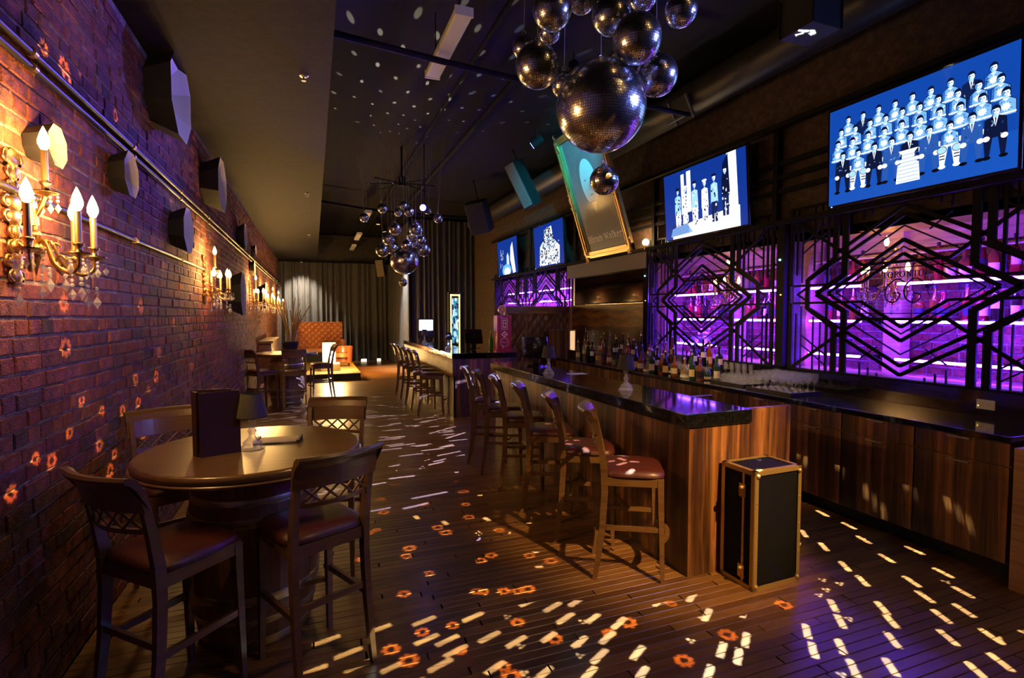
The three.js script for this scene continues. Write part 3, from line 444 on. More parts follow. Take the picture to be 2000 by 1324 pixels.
// ------------------------------------------------------------------ faceted wall discs
[[-2.93, 2.48, 0.098, 0.1, 'small, behind the nearest top candle'], [-3.96, 2.61, 0.148, 0.1, 'small, over the twin conduits and lit bluish'], [-4.9, 3.46, 0.357, 0.2, 'the largest, high up under the lowered ceiling'], [-6.88, 3.22, 0.317, 0.2, 'high up, second largest'], [-5.4, 2.48, 0.209, 0.13, 'under the conduits before the second sconce'], [-9.79, 3.03, 0.231, 0.12, 'dark, on the conduits past the second sconce'], [-11.9, 3.03, 0.133, 0.08, 'tiny and far, above the conduits'], [-11.4, 2.64, 0.163, 0.1, 'small and far, below the conduits'], [-8.61, 2.04, 0.34, 0.2, 'large and low, just past the second sconce'], [-13.25, 2.16, 0.314, 0.15, 'far and low, past the third sconce']].forEach(([z, y, r, o, w]) => {
  const t = thing('faceted_wall_disc', 'black wall drum with cream faceted face, ' + w, 'wall decoration', [XL, y, z]), n = 8;
  const P = (k, q, x) => [x, q * Math.sin((k + 0.5) / n * 6.28319), q * Math.cos((k + 0.5) / n * 6.28319)];
  const tri = (list) => { const g = new THREE.BufferGeometry(); g.setAttribute('position', new THREE.Float32BufferAttribute(list.flat(), 3)); g.setAttribute('uv', new THREE.Float32BufferAttribute(new Float32Array(list.length * 2), 2)); g.computeVertexNormals(); return g; };
  const side = []; for (let k = 0; k < n; k++) side.push(P(k, r * 0.72, 0), P(k, r, o), P(k + 1, r, o), P(k, r * 0.72, 0), P(k + 1, r, o), P(k + 1, r * 0.72, 0));
  part('drum', tri(side), M.gemside, t);
  for (let k = 0; k < n; k++) part('facet', tri([P(k, r, o), [o - r * 0.55, 0, 0], P(k + 1, r, o)]), M.gem[0], t);
});
// ------------------------------------------------------------------ televisions
const canv = (w, h, draw) => { const c = document.createElement('canvas'); c.width = w; c.height = h; const g = c.getContext('2d'); draw(g, w, h); const t = new THREE.CanvasTexture(c); t.colorSpace = THREE.SRGBColorSpace; return t; };
const ell = (g, x, y, a, b, c, r = 0) => { g.fillStyle = c; g.beginPath(); g.ellipse(x, y, a, b, r, 0, 7); g.fill(); };
const poly = (g, c, p) => { g.fillStyle = c; g.beginPath(); p.forEach(([x, y], i) => (i ? g.lineTo(x, y) : g.moveTo(x, y))); g.fill(); };
const LB = '#9fd0ff', MB = '#3f7fcf', DK = '#04102e', WH = '#ffffff', BG = '#0d3f9a';
function head(g, x, y, s, hair = DK) { ell(g, x, y - s * 0.1, s * 0.6, s * 0.8, hair); ell(g, x, y + s * 0.1, s * 0.5, s * 0.66, '#8fc4f5'); ell(g, x + s * 0.13, y + s * 0.1, s * 0.34, s * 0.55, '#eef8ff'); ell(g, x - s * 0.34, y + s * 0.16, s * 0.12, s * 0.34, MB); poly(g, hair, [[x - s * 0.52, y - s * 0.2], [x - s * 0.3, y - s * 0.62], [x + s * 0.34, y - s * 0.62], [x + s * 0.5, y - s * 0.2], [x + s * 0.3, y - s * 0.36], [x - s * 0.2, y - s * 0.34]]); g.fillStyle = DK; for (const e of [-0.26, 0.1]) { g.fillRect(x + s * e, y - s * 0.08, s * 0.2, s * 0.07); g.fillRect(x + s * (e + 0.04), y + s * 0.02, s * 0.12, s * 0.07); } g.fillStyle = MB; g.fillRect(x - s * 0.02, y + s * 0.05, s * 0.07, s * 0.24); g.fillStyle = '#1b3f86'; g.fillRect(x - s * 0.17, y + s * 0.42, s * 0.34, s * 0.06); ell(g, x, y + s * 0.78, s * 0.26, s * 0.2, LB); }
function grainy(g, x, y, w, h, n) { g.globalAlpha = 0.55; for (let k = 0; k < n; k++) ell(g, x + rr(-w, w), y + rr(0, h), rr(1.5, w * 0.16), rr(2, h * 0.1), [DK, MB, WH, LB, '#1d4f9c'][(rnd() * 5) | 0], rr(0, 3)); g.globalAlpha = 1; }
const emblem = (g, x, y, s) => { const p = []; for (let i = 0; i < 22; i++) { const a = i / 22 * 6.283 - 1.57, r = s * (i % 2 ? 0.62 : 1); p.push([x + r * Math.cos(a), y + r * Math.sin(a)]); } poly(g, WH, p); };
function player(g, x, y, s) {
  poly(g, '#6fa9e8', [[x - s * 1.3, y + s * 3.4], [x - s * 1.25, y + s * 1.35], [x - s * 0.5, y + s * 0.8], [x + s * 0.5, y + s * 0.8], [x + s * 1.25, y + s * 1.35], [x + s * 1.3, y + s * 3.4]]); g.strokeStyle = DK; g.lineWidth = 3; g.stroke();
  poly(g, '#2a62b4', [[x - s * 1.25, y + s * 3.4], [x - s * 1.22, y + s * 1.4], [x - s * 0.8, y + s * 1.15], [x - s * 0.9, y + s * 3.4]]); grainy(g, x, y + s * 1.2, s * 1.05, s * 2.1, 16);
  poly(g, WH, [[x - s * 1.3, y + s * 2.95], [x + s * 1.3, y + s * 2.95], [x + s * 1.3, y + s * 3.2], [x - s * 1.3, y + s * 3.2]]); poly(g, WH, [[x - s * 0.45, y + s * 0.82], [x + s * 0.45, y + s * 0.82], [x, y + s * 1.3]]); emblem(g, x, y + s * 2.1, s * 0.7); head(g, x, y, s); }
function suit(g, x, y, s, dark) { poly(g, dark, [[x - s * 1.5, y + s * 3.9], [x - s * 1.35, y + s * 1.1], [x - s * 0.4, y + s * 0.7], [x + s * 0.4, y + s * 0.7], [x + s * 1.35, y + s * 1.1], [x + s * 1.5, y + s * 3.9]]); grainy(g, x, y + s * 1.2, s * 1.1, s * 2.6, 7); poly(g, WH, [[x - s * 0.35, y + s * 0.7], [x + s * 0.35, y + s * 0.7], [x, y + s * 2.3]]); poly(g, '#123', [[x - s * 0.1, y + s * 0.95], [x + s * 0.1, y + s * 0.95], [x, y + s * 2.2]]); for (const e of [-1, 1]) { poly(g, dark, [[x + e * s * 0.3, y + s * 3.6], [x + e * s * 1.5, y + s * 3.6], [x + e * s * 1.25, y + s * 6.6], [x + e * s * 0.7, y + s * 6.6]]); ell(g, x + e * s * 1.1, y + s * 3.9, s * 0.45, s * 0.4, WH); ell(g, x + e * s * 1.05, y + s * 6.8, s * 0.55, s * 0.28, '#01050f'); } head(g, x, y, s); }
function seated(g, x, y, s) { player(g, x, y, s); for (const e of [-1, 1]) { poly(g, WH, [[x + e * s * 0.2, y + s * 3.2], [x + e * s * 1.6, y + s * 3.2], [x + e * s * 1.4, y + s * 6.3], [x + e * s * 0.7, y + s * 6.3]]); g.fillStyle = DK; g.fillRect(x + e * s * 1.05 - s * 0.4, y + s * 4.6, s * 0.8, s * 0.18); g.fillRect(x + e * s * 1.05 - s * 0.4, y + s * 5.1, s * 0.8, s * 0.18); ell(g, x + e * s * 1.1, y + s * 3.7, s * 0.7, s * 0.6, LB); g.stroke(); ell(g, x + e * s * 1.05, y + s * 6.5, s * 0.55, s * 0.3, WH); } }
const team = canv(1024, 640, (g, w, h) => {
  g.fillStyle = BG; g.fillRect(0, 0, w, h); g.fillStyle = '#114aa8'; g.fillRect(0, h * 0.7, w, h * 0.3); grainy(g, w / 2, 0, w / 2, 0.1, 0);
  for (let k = 0; k < 9; k++) (k === 1 || k === 7 ? suit : player)(g, 130 + k * 98, 92 + 5 * (k % 2), 31, '#0a1c48');
  for (let k = 0; k < 10; k++) player(g, 82 + k * 96, 160 + 6 * (k % 2), 32);
  for (let k = 0; k < 10; k++) player(g, 60 + k * 101, 236 + 8 * (k % 2), 34);
  poly(g, WH, [[60, 400], [960, 400], [960, 428], [60, 428]]);
  [0, 1, 2, 3, 4, 5, 6, 7, 8].forEach((k) => ([1, 6].includes(k) ? seated(g, 96 + k * 104, 330, 34) : suit(g, 96 + k * 104, 322, 35, k % 2 ? '#24509c' : '#071233')));
  poly(g, WH, [[438, 590], [446, 480], [470, 470], [470, 420], [450, 396], [560, 396], [540, 420], [540, 470], [564, 480], [572, 590]]); g.strokeStyle = MB; g.lineWidth = 3; for (let y = 425; y < 590; y += 22) { g.beginPath(); g.moveTo(446, y); g.lineTo(564, y); g.stroke(); }
});
const march = canv(800, 500, (g, w, h) => {
  g.fillStyle = '#0a2f86'; g.fillRect(0, 0, w, h); g.fillStyle = WH; g.fillRect(190, 30, 34, 300); g.fillRect(250, 20, 44, 300); poly(g, WH, [[640, 0], [720, 0], [730, 470], [610, 480], [600, 250]]); poly(g, '#02103a', [[600, 60], [650, 0], [660, 260], [590, 260]]);
  poly(g, WH, [[80, 470], [260, 400], [500, 380], [740, 360], [740, 500], [80, 500]]);
  [[150, 150], [230, 150], [330, 140], [430, 150], [520, 135], [620, 110]].forEach(([x, y], k) => { poly(g, k === 5 ? DK : k % 2 ? WH : LB, [[x - 34, y + 170], [x - 30, y + 40], [x, y + 26], [x + 30, y + 40], [x + 34, y + 170]]); poly(g, k > 3 ? '#0a1e50' : WH, [[x - 30, y + 160], [x + 30, y + 160], [x + 26, y + 300], [x + 4, y + 300], [x, y + 190], [x - 6, y + 300], [x - 26, y + 300]]); for (let q = 0; q < 26; q++) ell(g, x + rr(-28, 28), y + rr(40, 280), rr(2, 7), rr(3, 12), rnd() < 0.5 ? DK : WH); head(g, x, y, 24, rnd() < 0.5 ? WH : DK); ell(g, x, y - 22, 24, 9, rnd() < 0.5 ? WH : DK); });
  poly(g, '#7fb0ff', [[80, 420], [240, 400], [300, 470], [60, 480]]); for (let q = 0; q < 8; q++) { g.fillStyle = DK; g.fillRect(70, 400 + q * 10, 190, 3); }
});
const crowd = canv(512, 512, (g, w, h) => { g.fillStyle = '#0a2f8c'; g.fillRect(0, 0, w, h); poly(g, WH, [[200, 60], [320, 40], [350, 200], [450, 300], [440, 500], [90, 500], [110, 260], [180, 190]]); for (let q = 0; q < 420; q++) { const y = rr(50, 500), s = 40 + (y - 50) * 0.35; ell(g, 260 + rr(-s, s) * 1.05, y, rr(3, 10), rr(5, 15), rnd() < 0.55 ? DK : rnd() < 0.5 ? WH : '#3f7fcf'); } for (let k = 0; k < 9; k++) head(g, 130 + k * 38, 240 + 20 * (k % 2), 15); });
const snow = canv(512, 512, (g, w, h) => { g.fillStyle = '#0b3590'; g.fillRect(0, 0, w, h); poly(g, WH, [[350, 130], [400, 60], [460, 500], [390, 510], [330, 300]]); poly(g, '#cfe6ff', [[240, 240], [270, 200], [300, 250], [310, 420], [230, 420]]); head(g, 268, 205, 20); ell(g, 230, 450, 120, 90, '#6fc4ff'); ell(g, 240, 470, 80, 60, WH); for (let q = 0; q < 30; q++) ell(g, rr(60, 150), rr(120, 400), 3, rr(5, 18), WH); });
function tv(label, z0, z1, map, lean, k) {
  const w = z1 - z0, h = 0.88, t = thing('television', label, 'television', [4.64, 3.21, (z0 + z1) / 2]); t.rotation.z = lean;
  part('casing', rb(0.06, h + 0.05, w + 0.05, 0.035, 0, 0, 0.01), M.blackgloss, t);
  part('screen', new THREE.PlaneGeometry(w, h).rotateY(-Math.PI / 2).translate(0.003, 0, 0), new THREE.MeshStandardMaterial({ color: 0x000000, roughness: 0.25, emissive: 0xffffff, emissiveMap: map, emissiveIntensity: k }), t, 'lit screen with a blue tinted photograph');
  part('wall_bracket', bx(0.16, 0.2, 0.25, 0.12, 0, 0), M.blackmetal, t); part('power_light', sp(0.006, 0, -h / 2 - 0.012, -w / 2 + 0.03, 6), glow([0.2, 0.5, 1], 3), t);
  const l = new THREE.RectAreaLight(new THREE.Color().setRGB(0.1, 0.25, 0.8), LIT.tv, w, h); l.position.set(-0.01, 0, 0); l.rotation.y = Math.PI / 2; t.add(l);
}
tv('large television nearest the camera showing a blue tinted hockey team photograph', -3.66, -2.22, team, 0.02, 1.35);
tv('television second from the camera showing people in winter coats', -6.16, -4.68, march, 0.07, 1.35);
tv('television third from the camera showing a crowd, beyond the framed portrait', -10.8, -9.35, crowd, 0.05, 1.2);
tv('farthest television showing a white figure on blue', -13.25, -11.85, snow, 0.05, 1.1);
// ------------------------------------------------------------------ leaning framed portrait
{
  const t = thing('framed_portrait', 'tall lettered portrait in an ornate gilt frame leaning out from the right wall', 'picture', [4.55, 2.72, -7.45]); t.rotation.z = 0.32;
  const W = 1.42, Hh = 2.07, pic = canv(560, 820, (g, w, h) => {
    g.fillStyle = '#5d6268'; g.fillRect(0, 0, w, h);
    for (let q = 0; q < 500; q++) { g.globalAlpha = 0.06; ell(g, rr(0, w), rr(0, h), rr(10, 60), rr(10, 60), rnd() < 0.5 ? '#6f757c' : '#4c5158'); } g.globalAlpha = 1;
    ell(g, 268, 270, 138, 150, '#565b60'); ell(g, 272, 335, 112, 165, '#b9c0c4'); poly(g, '#50555b', [[60, 640], [120, 520], [210, 470], [330, 470], [430, 520], [500, 640], [500, 700], [60, 700]]); poly(g, '#8d9398', [[235, 480], [305, 480], [270, 560]]); ell(g, 225, 315, 20, 8, '#8b9297'); ell(g, 312, 315, 20, 8, '#8b9297'); ell(g, 270, 370, 16, 26, '#a5acb0'); ell(g, 270, 425, 34, 7, '#8b9297');
    g.fillStyle = '#e9ebec'; g.font = 'bold 68px serif'; g.textAlign = 'center'; g.fillText('Hiram Walker', w / 2, 762);
  });
  part('picture', new THREE.PlaneGeometry(W - 0.24, Hh - 0.24).rotateY(-Math.PI / 2).translate(-0.02, Hh / 2, 0), phy([1, 1, 1], 0.5, { map: pic, clearcoat: 0.6, clearcoatRoughness: 0.1 }), t, 'portrait print lettered Hiram Walker');
  const fr = [], gold = std([0.55, 0.36, 0.13], 0.36, { metalness: 0.85 });
  for (const s of [-1, 1]) { part('frame_side', [bx(0.05, Hh, 0.11, -0.02, Hh / 2, s * (W / 2 - 0.055)), bx(0.03, Hh - 0.1, 0.03, -0.055, Hh / 2, s * (W / 2 - 0.04)), bx(0.02, Hh - 0.2, 0.015, -0.05, Hh / 2, s * (W / 2 - 0.1))], gold, t); part('frame_rail', [bx(0.05, 0.11, W, -0.02, Hh / 2 + s * (Hh / 2 - 0.055), 0), bx(0.03, 0.03, W - 0.1, -0.055, Hh / 2 + s * (Hh / 2 - 0.04), 0)], gold, t); }
  for (const s of [-1, 1]) for (const q of [-1, 0, 1]) { const orn = []; for (let k = 0; k < 16; k++) orn.push(new THREE.TorusGeometry(rr(0.018, 0.035), 0.009, 5, 10, 4.6).rotateY(Math.PI / 2).rotateX(rr(0, 6)).translate(-0.06, Hh / 2 + q * (Hh / 2 - 0.08) + rr(-0.13, 0.13) * (q ? 1 : 2), s * (W / 2 - 0.055) + rr(-0.04, 0.04))); part('carved_ornament', orn, gold, t); }
  part('strut', [bx(0.04, 0.04, 0.04, 0.1, Hh * 0.5, 0), rod([0.02, Hh * 0.8, 0.3], [0.5, Hh * 0.8, 0.3], 0.01), rod([0.02, Hh * 0.8, -0.3], [0.5, Hh * 0.8, -0.3], 0.01)], M.blackmetal, t);
}
// ------------------------------------------------------------------ lattice screens
const font = await new FontLoader().loadAsync('fonts/droid/droid_serif_regular.typeface.json');
const LAT = [ // [s0,t0,s1,t1,width] in one quadrant
  [0.83, 0, 0.53, 0.175, 0.05], [0.53, 0.165, 0.53, 0.9, 0.062], [0.7, 0, 0, 0.44, 0.032], [0.61, 0, 0.05, 0.35, 0.012], [0.36, 0.09, 0, 0.32, 0.028], [0.36, 0.09, 1.1, 0.09, 0.022], [0, 0.25, 0.36, 0.25, 0.024], [0, 0.2, 0.36, 0.2, 0.008],
  [0.36, 0.25, 1.13, 0.8, 0.03], [0.93, 0, 0.93, 0.155, 0.046], [0.93, 0.145, 0.63, 0.34, 0.042], [0.63, 0.33, 0.63, 0.9, 0.056], [0, 0.66, 0.53, 0.36, 0.03], [0.53, 0.36, 0.9, 0.15, 0.024], [0, 0.74, 0.53, 0.44, 0.032], [0.53, 0.44, 0.63, 0.38, 0.03],
  [1.05, 0, 0.95, 0.06, 0.018], [0.71, 0.09, 0.71, 0.9, 0.024], [0.86, 0.23, 0.86, 0.9, 0.012], [0.78, 0.28, 0.78, 0.9, 0.01], [1.0, 0.12, 1.0, 0.8, 0.012], [1.06, 0.2, 1.06, 0.9, 0.02], [1.12, 0.09, 1.12, 0.9, 0.022], [0.71, 0.62, 1.0, 0.42, 0.012], [0.71, 0.72, 1.0, 0.52, 0.01], [0.0, 0.56, 0.45, 0.3, 0.01], [0.1, 0.6, 0.3, 0.48, 0.009], [0.2, 0.5, 0.36, 0.62, 0.009], [0, 0.38, 0.06, 0.34, 0.009], [0.28, 0.7, 0.28, 0.9, 0.012], [0.36, 0.66, 0.36, 0.9, 0.012], [0.2, 0.74, 0.2, 0.9, 0.01],
];
function lattice(label, zc) {
  const t = thing('lattice_screen', label, 'screen', [XR - 0.06, 1.945, zc]);
  for (const [a, b, c, d, w] of LAT) for (const i of a || c ? [-1, 1] : [1]) for (const j of b || d ? [-1, 1] : [1]) {
    if (a === 0 && b === d && i < 0) continue; const s0 = a === 0 && b === d ? -c : a, q = j < 0 ? 0.79 : 0.9, bb = Math.min(b, q), dd = Math.min(d, q);
    part('lattice_bar', slat([s0 * i, bb * j], [c * i, dd * j], w, 0.014 + w * 0.12), M.blackmetal, t);
  }
  part('edge_rail', [slat([-1.14, -0.79], [-1.14, 0.9], 0.02, 0.02), slat([1.14, -0.79], [1.14, 0.9], 0.02, 0.02), slat([-1.14, -0.785], [1.14, -0.785], 0.02, 0.02), slat([-1.14, 0.9], [1.14, 0.9], 0.02, 0.02)], M.blackmetal, t);
  const g = new TextGeometry('TORONTO', { font, size: 0.052, depth: 0.006, curveSegments: 3 }); g.computeBoundingBox(); const bb = g.boundingBox; g.translate(-(bb.max.x + bb.min.x) / 2, 0.115, 0).rotateY(-Math.PI / 2);
  part('lettering', g, M.blackmetal, t, 'cut metal lettering TORONTO');
  part('monogram', [tube([[0, 0.07, 0.02], [0, 0.1, -0.05], [0, 0.02, -0.14], [0, -0.08, -0.13], [0, -0.1, -0.06], [0, -0.03, -0.02], [0, -0.02, -0.08]], 0.006, 40, 6), tube([[0, 0.07, 0.16], [0, 0.1, 0.1], [0, 0.03, 0.02], [0, -0.07, 0.03], [0, -0.11, 0.1], [0, -0.05, 0.15], [0, -0.02, 0.09]], 0.006, 40, 6), tube([[0, 0.08, 0.2], [0, 0.05, 0.24], [0, 0, 0.2], [0, -0.06, 0.22]], 0.004, 16, 5), tube([[0, 0.08, -0.18], [0, 0.04, -0.23], [0, 0, -0.19], [0, -0.06, -0.23]], 0.004, 16, 5)], M.blackmetal, t, 'looped script monogram of two letters');
}
lattice('black art deco lattice screen nearest the camera over the purple recess', -3.05);
lattice('black art deco lattice screen second from the camera over the purple recess', -5.56);
lattice('black art deco lattice screen above the tufted partition', -10.5);
lattice('farthest black art deco lattice screen behind the far bar', -12.8);
// dark pilasters between the screens
[[-4.31, 'between the two nearest lattice screens'], [-6.79, 'beside the bare bulb']].forEach(([z, w]) => { const t = thing('pilaster', 'black pilaster with small coloured pilot lights ' + w, 'pilaster', [XR - 0.05, 0, z]); part('board', b2(-0.03, 0.05, 1.17, 2.72, -0.05, 0.05), M.blackmetal, t); part('pilot_light', [sp(0.012, -0.04, 2.33, 0, 8)], glow([0.2, 1, 1], 4), t); part('pilot_light', [sp(0.009, -0.04, 1.95, 0.02, 8)], glow([1, 0.5, 0.1], 2), t); });
// ------------------------------------------------------------------ recess shelves with light strips
const strips = [];
function shelf(z0, z1, y, where) {
  const t = thing('display_shelf', `black display shelf with a glowing violet edge, ${where}`, 'shelf', [5.2, y, (z0 + z1) / 2]), L = z1 - z0;
  part('board', bx(0.34, 0.018, L, 0.04, 0, 0), M.blackgloss, t); part('bracket', [bx(0.02, 0.03, 0.02, 0.2, -0.02, L / 2 - 0.05), bx(0.02, 0.03, 0.02, 0.2, -0.02, -L / 2 + 0.05)], M.blackmetal, t);
  part('led_strip', bx(0.012, 0.022, L, -0.136, -0.002, 0), M.ledstrip, t, 'glowing violet light strip');
  const l = new THREE.RectAreaLight(new THREE.Color().setRGB(...PURPLE), LIT.led * (z0 < -4.4 ? 14 : 11), L, 0.03); l.position.set(-0.15, -0.004, 0); t.add(l); l.lookAt(5.2 + 0.5, y - 0.06, (z0 + z1) / 2);
}
const HT = ['top', 'middle', 'bottom'];
[2.02, 1.67, 1.32].forEach((y, i) => {
  shelf(-6.45, -5.58, y, `${HT[i]} left shelf of the farther recess`); shelf(-5.26, -4.46, y, `${HT[i]} right shelf of the farther recess`);
  shelf(-4.18, -3.6, y, `${HT[i]} left shelf of the nearer recess`); shelf(-3.27, -1.95, y, `${HT[i]} right shelf of the nearer recess`);
});
[2.3, 2.05].forEach((y, i) => { shelf(-13.6, -11.9, y, `${i ? 'lower' : 'upper'} shelf of the far recess, left`); shelf(-11.5, -9.7, y, `${i ? 'lower' : 'upper'} shelf of the far recess, right`); });
[[-3.41, 'nearer'], [-5.42, 'farther']].forEach(([z, w]) => one('wooden_post', muv(b2(5.22, 5.36, 1.17, 2.52, z - 0.08, z + 0.08)), M.pine, `square pine post inside the ${w} purple recess`, 'post'));
[[-4.16, -1.95, 'nearer'], [-6.68, -4.46, 'farther']].forEach(([a, b, w]) => { const t = thing('valance', `pine valance board and round rail at the top of the ${w} purple recess`, 'valance'); part('board', muv(b2(5.3, 5.33, 2.36, 2.52, a, b)), M.pine, t); part('rail', rod([5.12, 2.3, a], [5.12, 2.3, b], 0.016, 10), M.pine, t); });
// ------------------------------------------------------------------ bottles
const G = {
  amber: phy([0.3, 0.1, 0.015], 0.06, { clearcoat: 1, transmission: 0.35, thickness: 0 }), green: phy([0.02, 0.06, 0.02], 0.06, { clearcoat: 1 }), dark: phy([0.015, 0.01, 0.008], 0.06, { clearcoat: 1 }), clear: phy([0.9, 0.95, 0.95], 0.04, { transmission: 0.9, thickness: 0 }), redl: phy([0.35, 0.02, 0.02], 0.06, { clearcoat: 1, transmission: 0.3, thickness: 0 }),
  cream: std([0.75, 0.62, 0.36], 0.6), whitel: std([0.8, 0.78, 0.72], 0.6), goldl: std([0.6, 0.42, 0.12], 0.5), blackl: std([0.02, 0.02, 0.02], 0.6), redlab: std([0.4, 0.03, 0.02], 0.6), cap: std([0.02, 0.02, 0.02], 0.4), capg: std([0.6, 0.45, 0.15], 0.35, { metalness: 0.8 }),
};
const bottleShapes = [
  [[0, 0], [0.036, 0], [0.038, 0.006], [0.038, 0.17], [0.034, 0.195], [0.016, 0.225], [0.0135, 0.29], [0.015, 0.295], [0.015, 0.305], [0, 0.305]],
  [[0, 0], [0.044, 0], [0.046, 0.008], [0.046, 0.14], [0.04, 0.165], [0.016, 0.19], [0.014, 0.24], [0.017, 0.245], [0.017, 0.26], [0, 0.26]],
  [[0, 0], [0.034, 0], [0.036, 0.01], [0.034, 0.1], [0.036, 0.2], [0.024, 0.235], [0.0135, 0.26], [0.013, 0.33], [0.015, 0.34], [0, 0.34]],
  [[0, 0], [0.05, 0], [0.055, 0.02], [0.052, 0.07], [0.03, 0.12], [0.015, 0.15], [0.013, 0.22], [0.017, 0.225], [0.017, 0.235], [0, 0.235]],
].map((p) => [p, lathe(p, 16)]);
function bottle(pos, shape, mat, lab, cap, label, group, pourer) {
  const [p, g] = bottleShapes[shape], t = thing('liquor_bottle', label, 'bottle', pos, rr(-0.5, 0.5), group), h = p[p.length - 1][1], r = Math.max(...p.map((q) => q[0]));
  part('glass', g, mat, t); if (lab) part('paper_label', new THREE.CylinderGeometry(r + 0.0012, r + 0.0012, [0.085, 0.07, 0.07, 0.03][shape], 16, 1, true, -1.94, 2.3).translate(0, [0.085, 0.08, 0.14, 0.03][shape], 0), lab, t);
  part('cap', pourer ? [cy(0.011, 0.014, 0.02, 0, h + 0.01, 0, 10), rod([0, h + 0.01, 0], [-0.012, h + 0.07, 0.006], 0.004, 6)] : [cy(0.0155, 0.0155, 0.03, 0, h - 0.002, 0, 12)], pourer ? M.steel : cap, t); return t;
}
{
  const kinds = [['dark bottle', G.dark], ['amber bottle', G.amber], ['clear bottle', G.clear], ['green bottle', G.green], ['red bottle', G.redl]], labs = [['cream label', G.cream], ['white label', G.whitel], ['gold label', G.goldl], ['black label', G.blackl], ['no label', null]];
  const row = (n, z0, z1, y, x0, x1, where, ks) => { for (let i = 0; i < n; i++) { const k = kinds[ks ? ks[i % ks.length][0] : (rnd() * 4) | 0], l = labs[ks ? ks[i % ks.length][1] : (rnd() * 4) | 0]; bottle([rr(x0, x1), y, z0 + (z1 - z0) * (i + rr(-0.2, 0.2)) / (n - 1)], ks ? ks[i % ks.length][2] : (rnd() * 4) | 0, k[1], l[1], rnd() < 0.5 ? G.cap : G.capg, `${k[0]} with ${l[0]}, ${ORD[i]} from the far end of ${where}`, undefined, rnd() < 0.7); } };
  row(20, -8.5, -5.05, 1.08, 4.6, 4.7, 'the rear bottle row', [[0, 3, 2], [4, 0, 1], [2, 1, 0], [1, 0, 1], [1, 0, 2], [2, 4, 0], [0, 1, 1], [0, 1, 2], [1, 2, 0], [0, 0, 1]]);
  row(20, -8.2, -4.85, 0.95, 4.34, 4.42, 'the front bottle row');
  row(10, -6.3, -4.95, 0.95, 4.24, 4.28, 'the worktop edge row', [[0, 2, 0], [1, 0, 1], [2, 1, 3], [3, 0, 0], [1, 3, 1]]);
  // in the recesses: bottles that nothing tells apart, shelf by shelf
  const shelfRow = (z0, z1, y, n, where) => { for (let i = 0; i < n; i++) bottle([5.22 + rr(-0.04, 0.04), y + 0.009, z0 + (z1 - z0) * (i + 0.5) / n + rr(-0.02, 0.02)], [0, 1, 0, 2][(rnd() * 4) | 0], [G.redl, G.amber, G.dark, G.redl][(rnd() * 4) | 0], rnd() < 0.4 ? G.whitel : rnd() < 0.5 ? G.blackl : null, G.cap, `bottle on the ${where}`, `bottles on the ${where}`); };
  [2.02, 1.67].forEach((y, i) => { shelfRow(-6.4, -5.62, y, 8, `${HT[i]} left shelf of the farther recess`); shelfRow(-5.22, -4.5, y, 7, `${HT[i]} right shelf of the farther recess`); shelfRow(-4.15, -3.62, y, i ? 4 : 4, `${HT[i]} left shelf of the nearer recess`); shelfRow(-3.22, -2.0, y, 11, `${HT[i]} right shelf of the nearer recess`); });
}
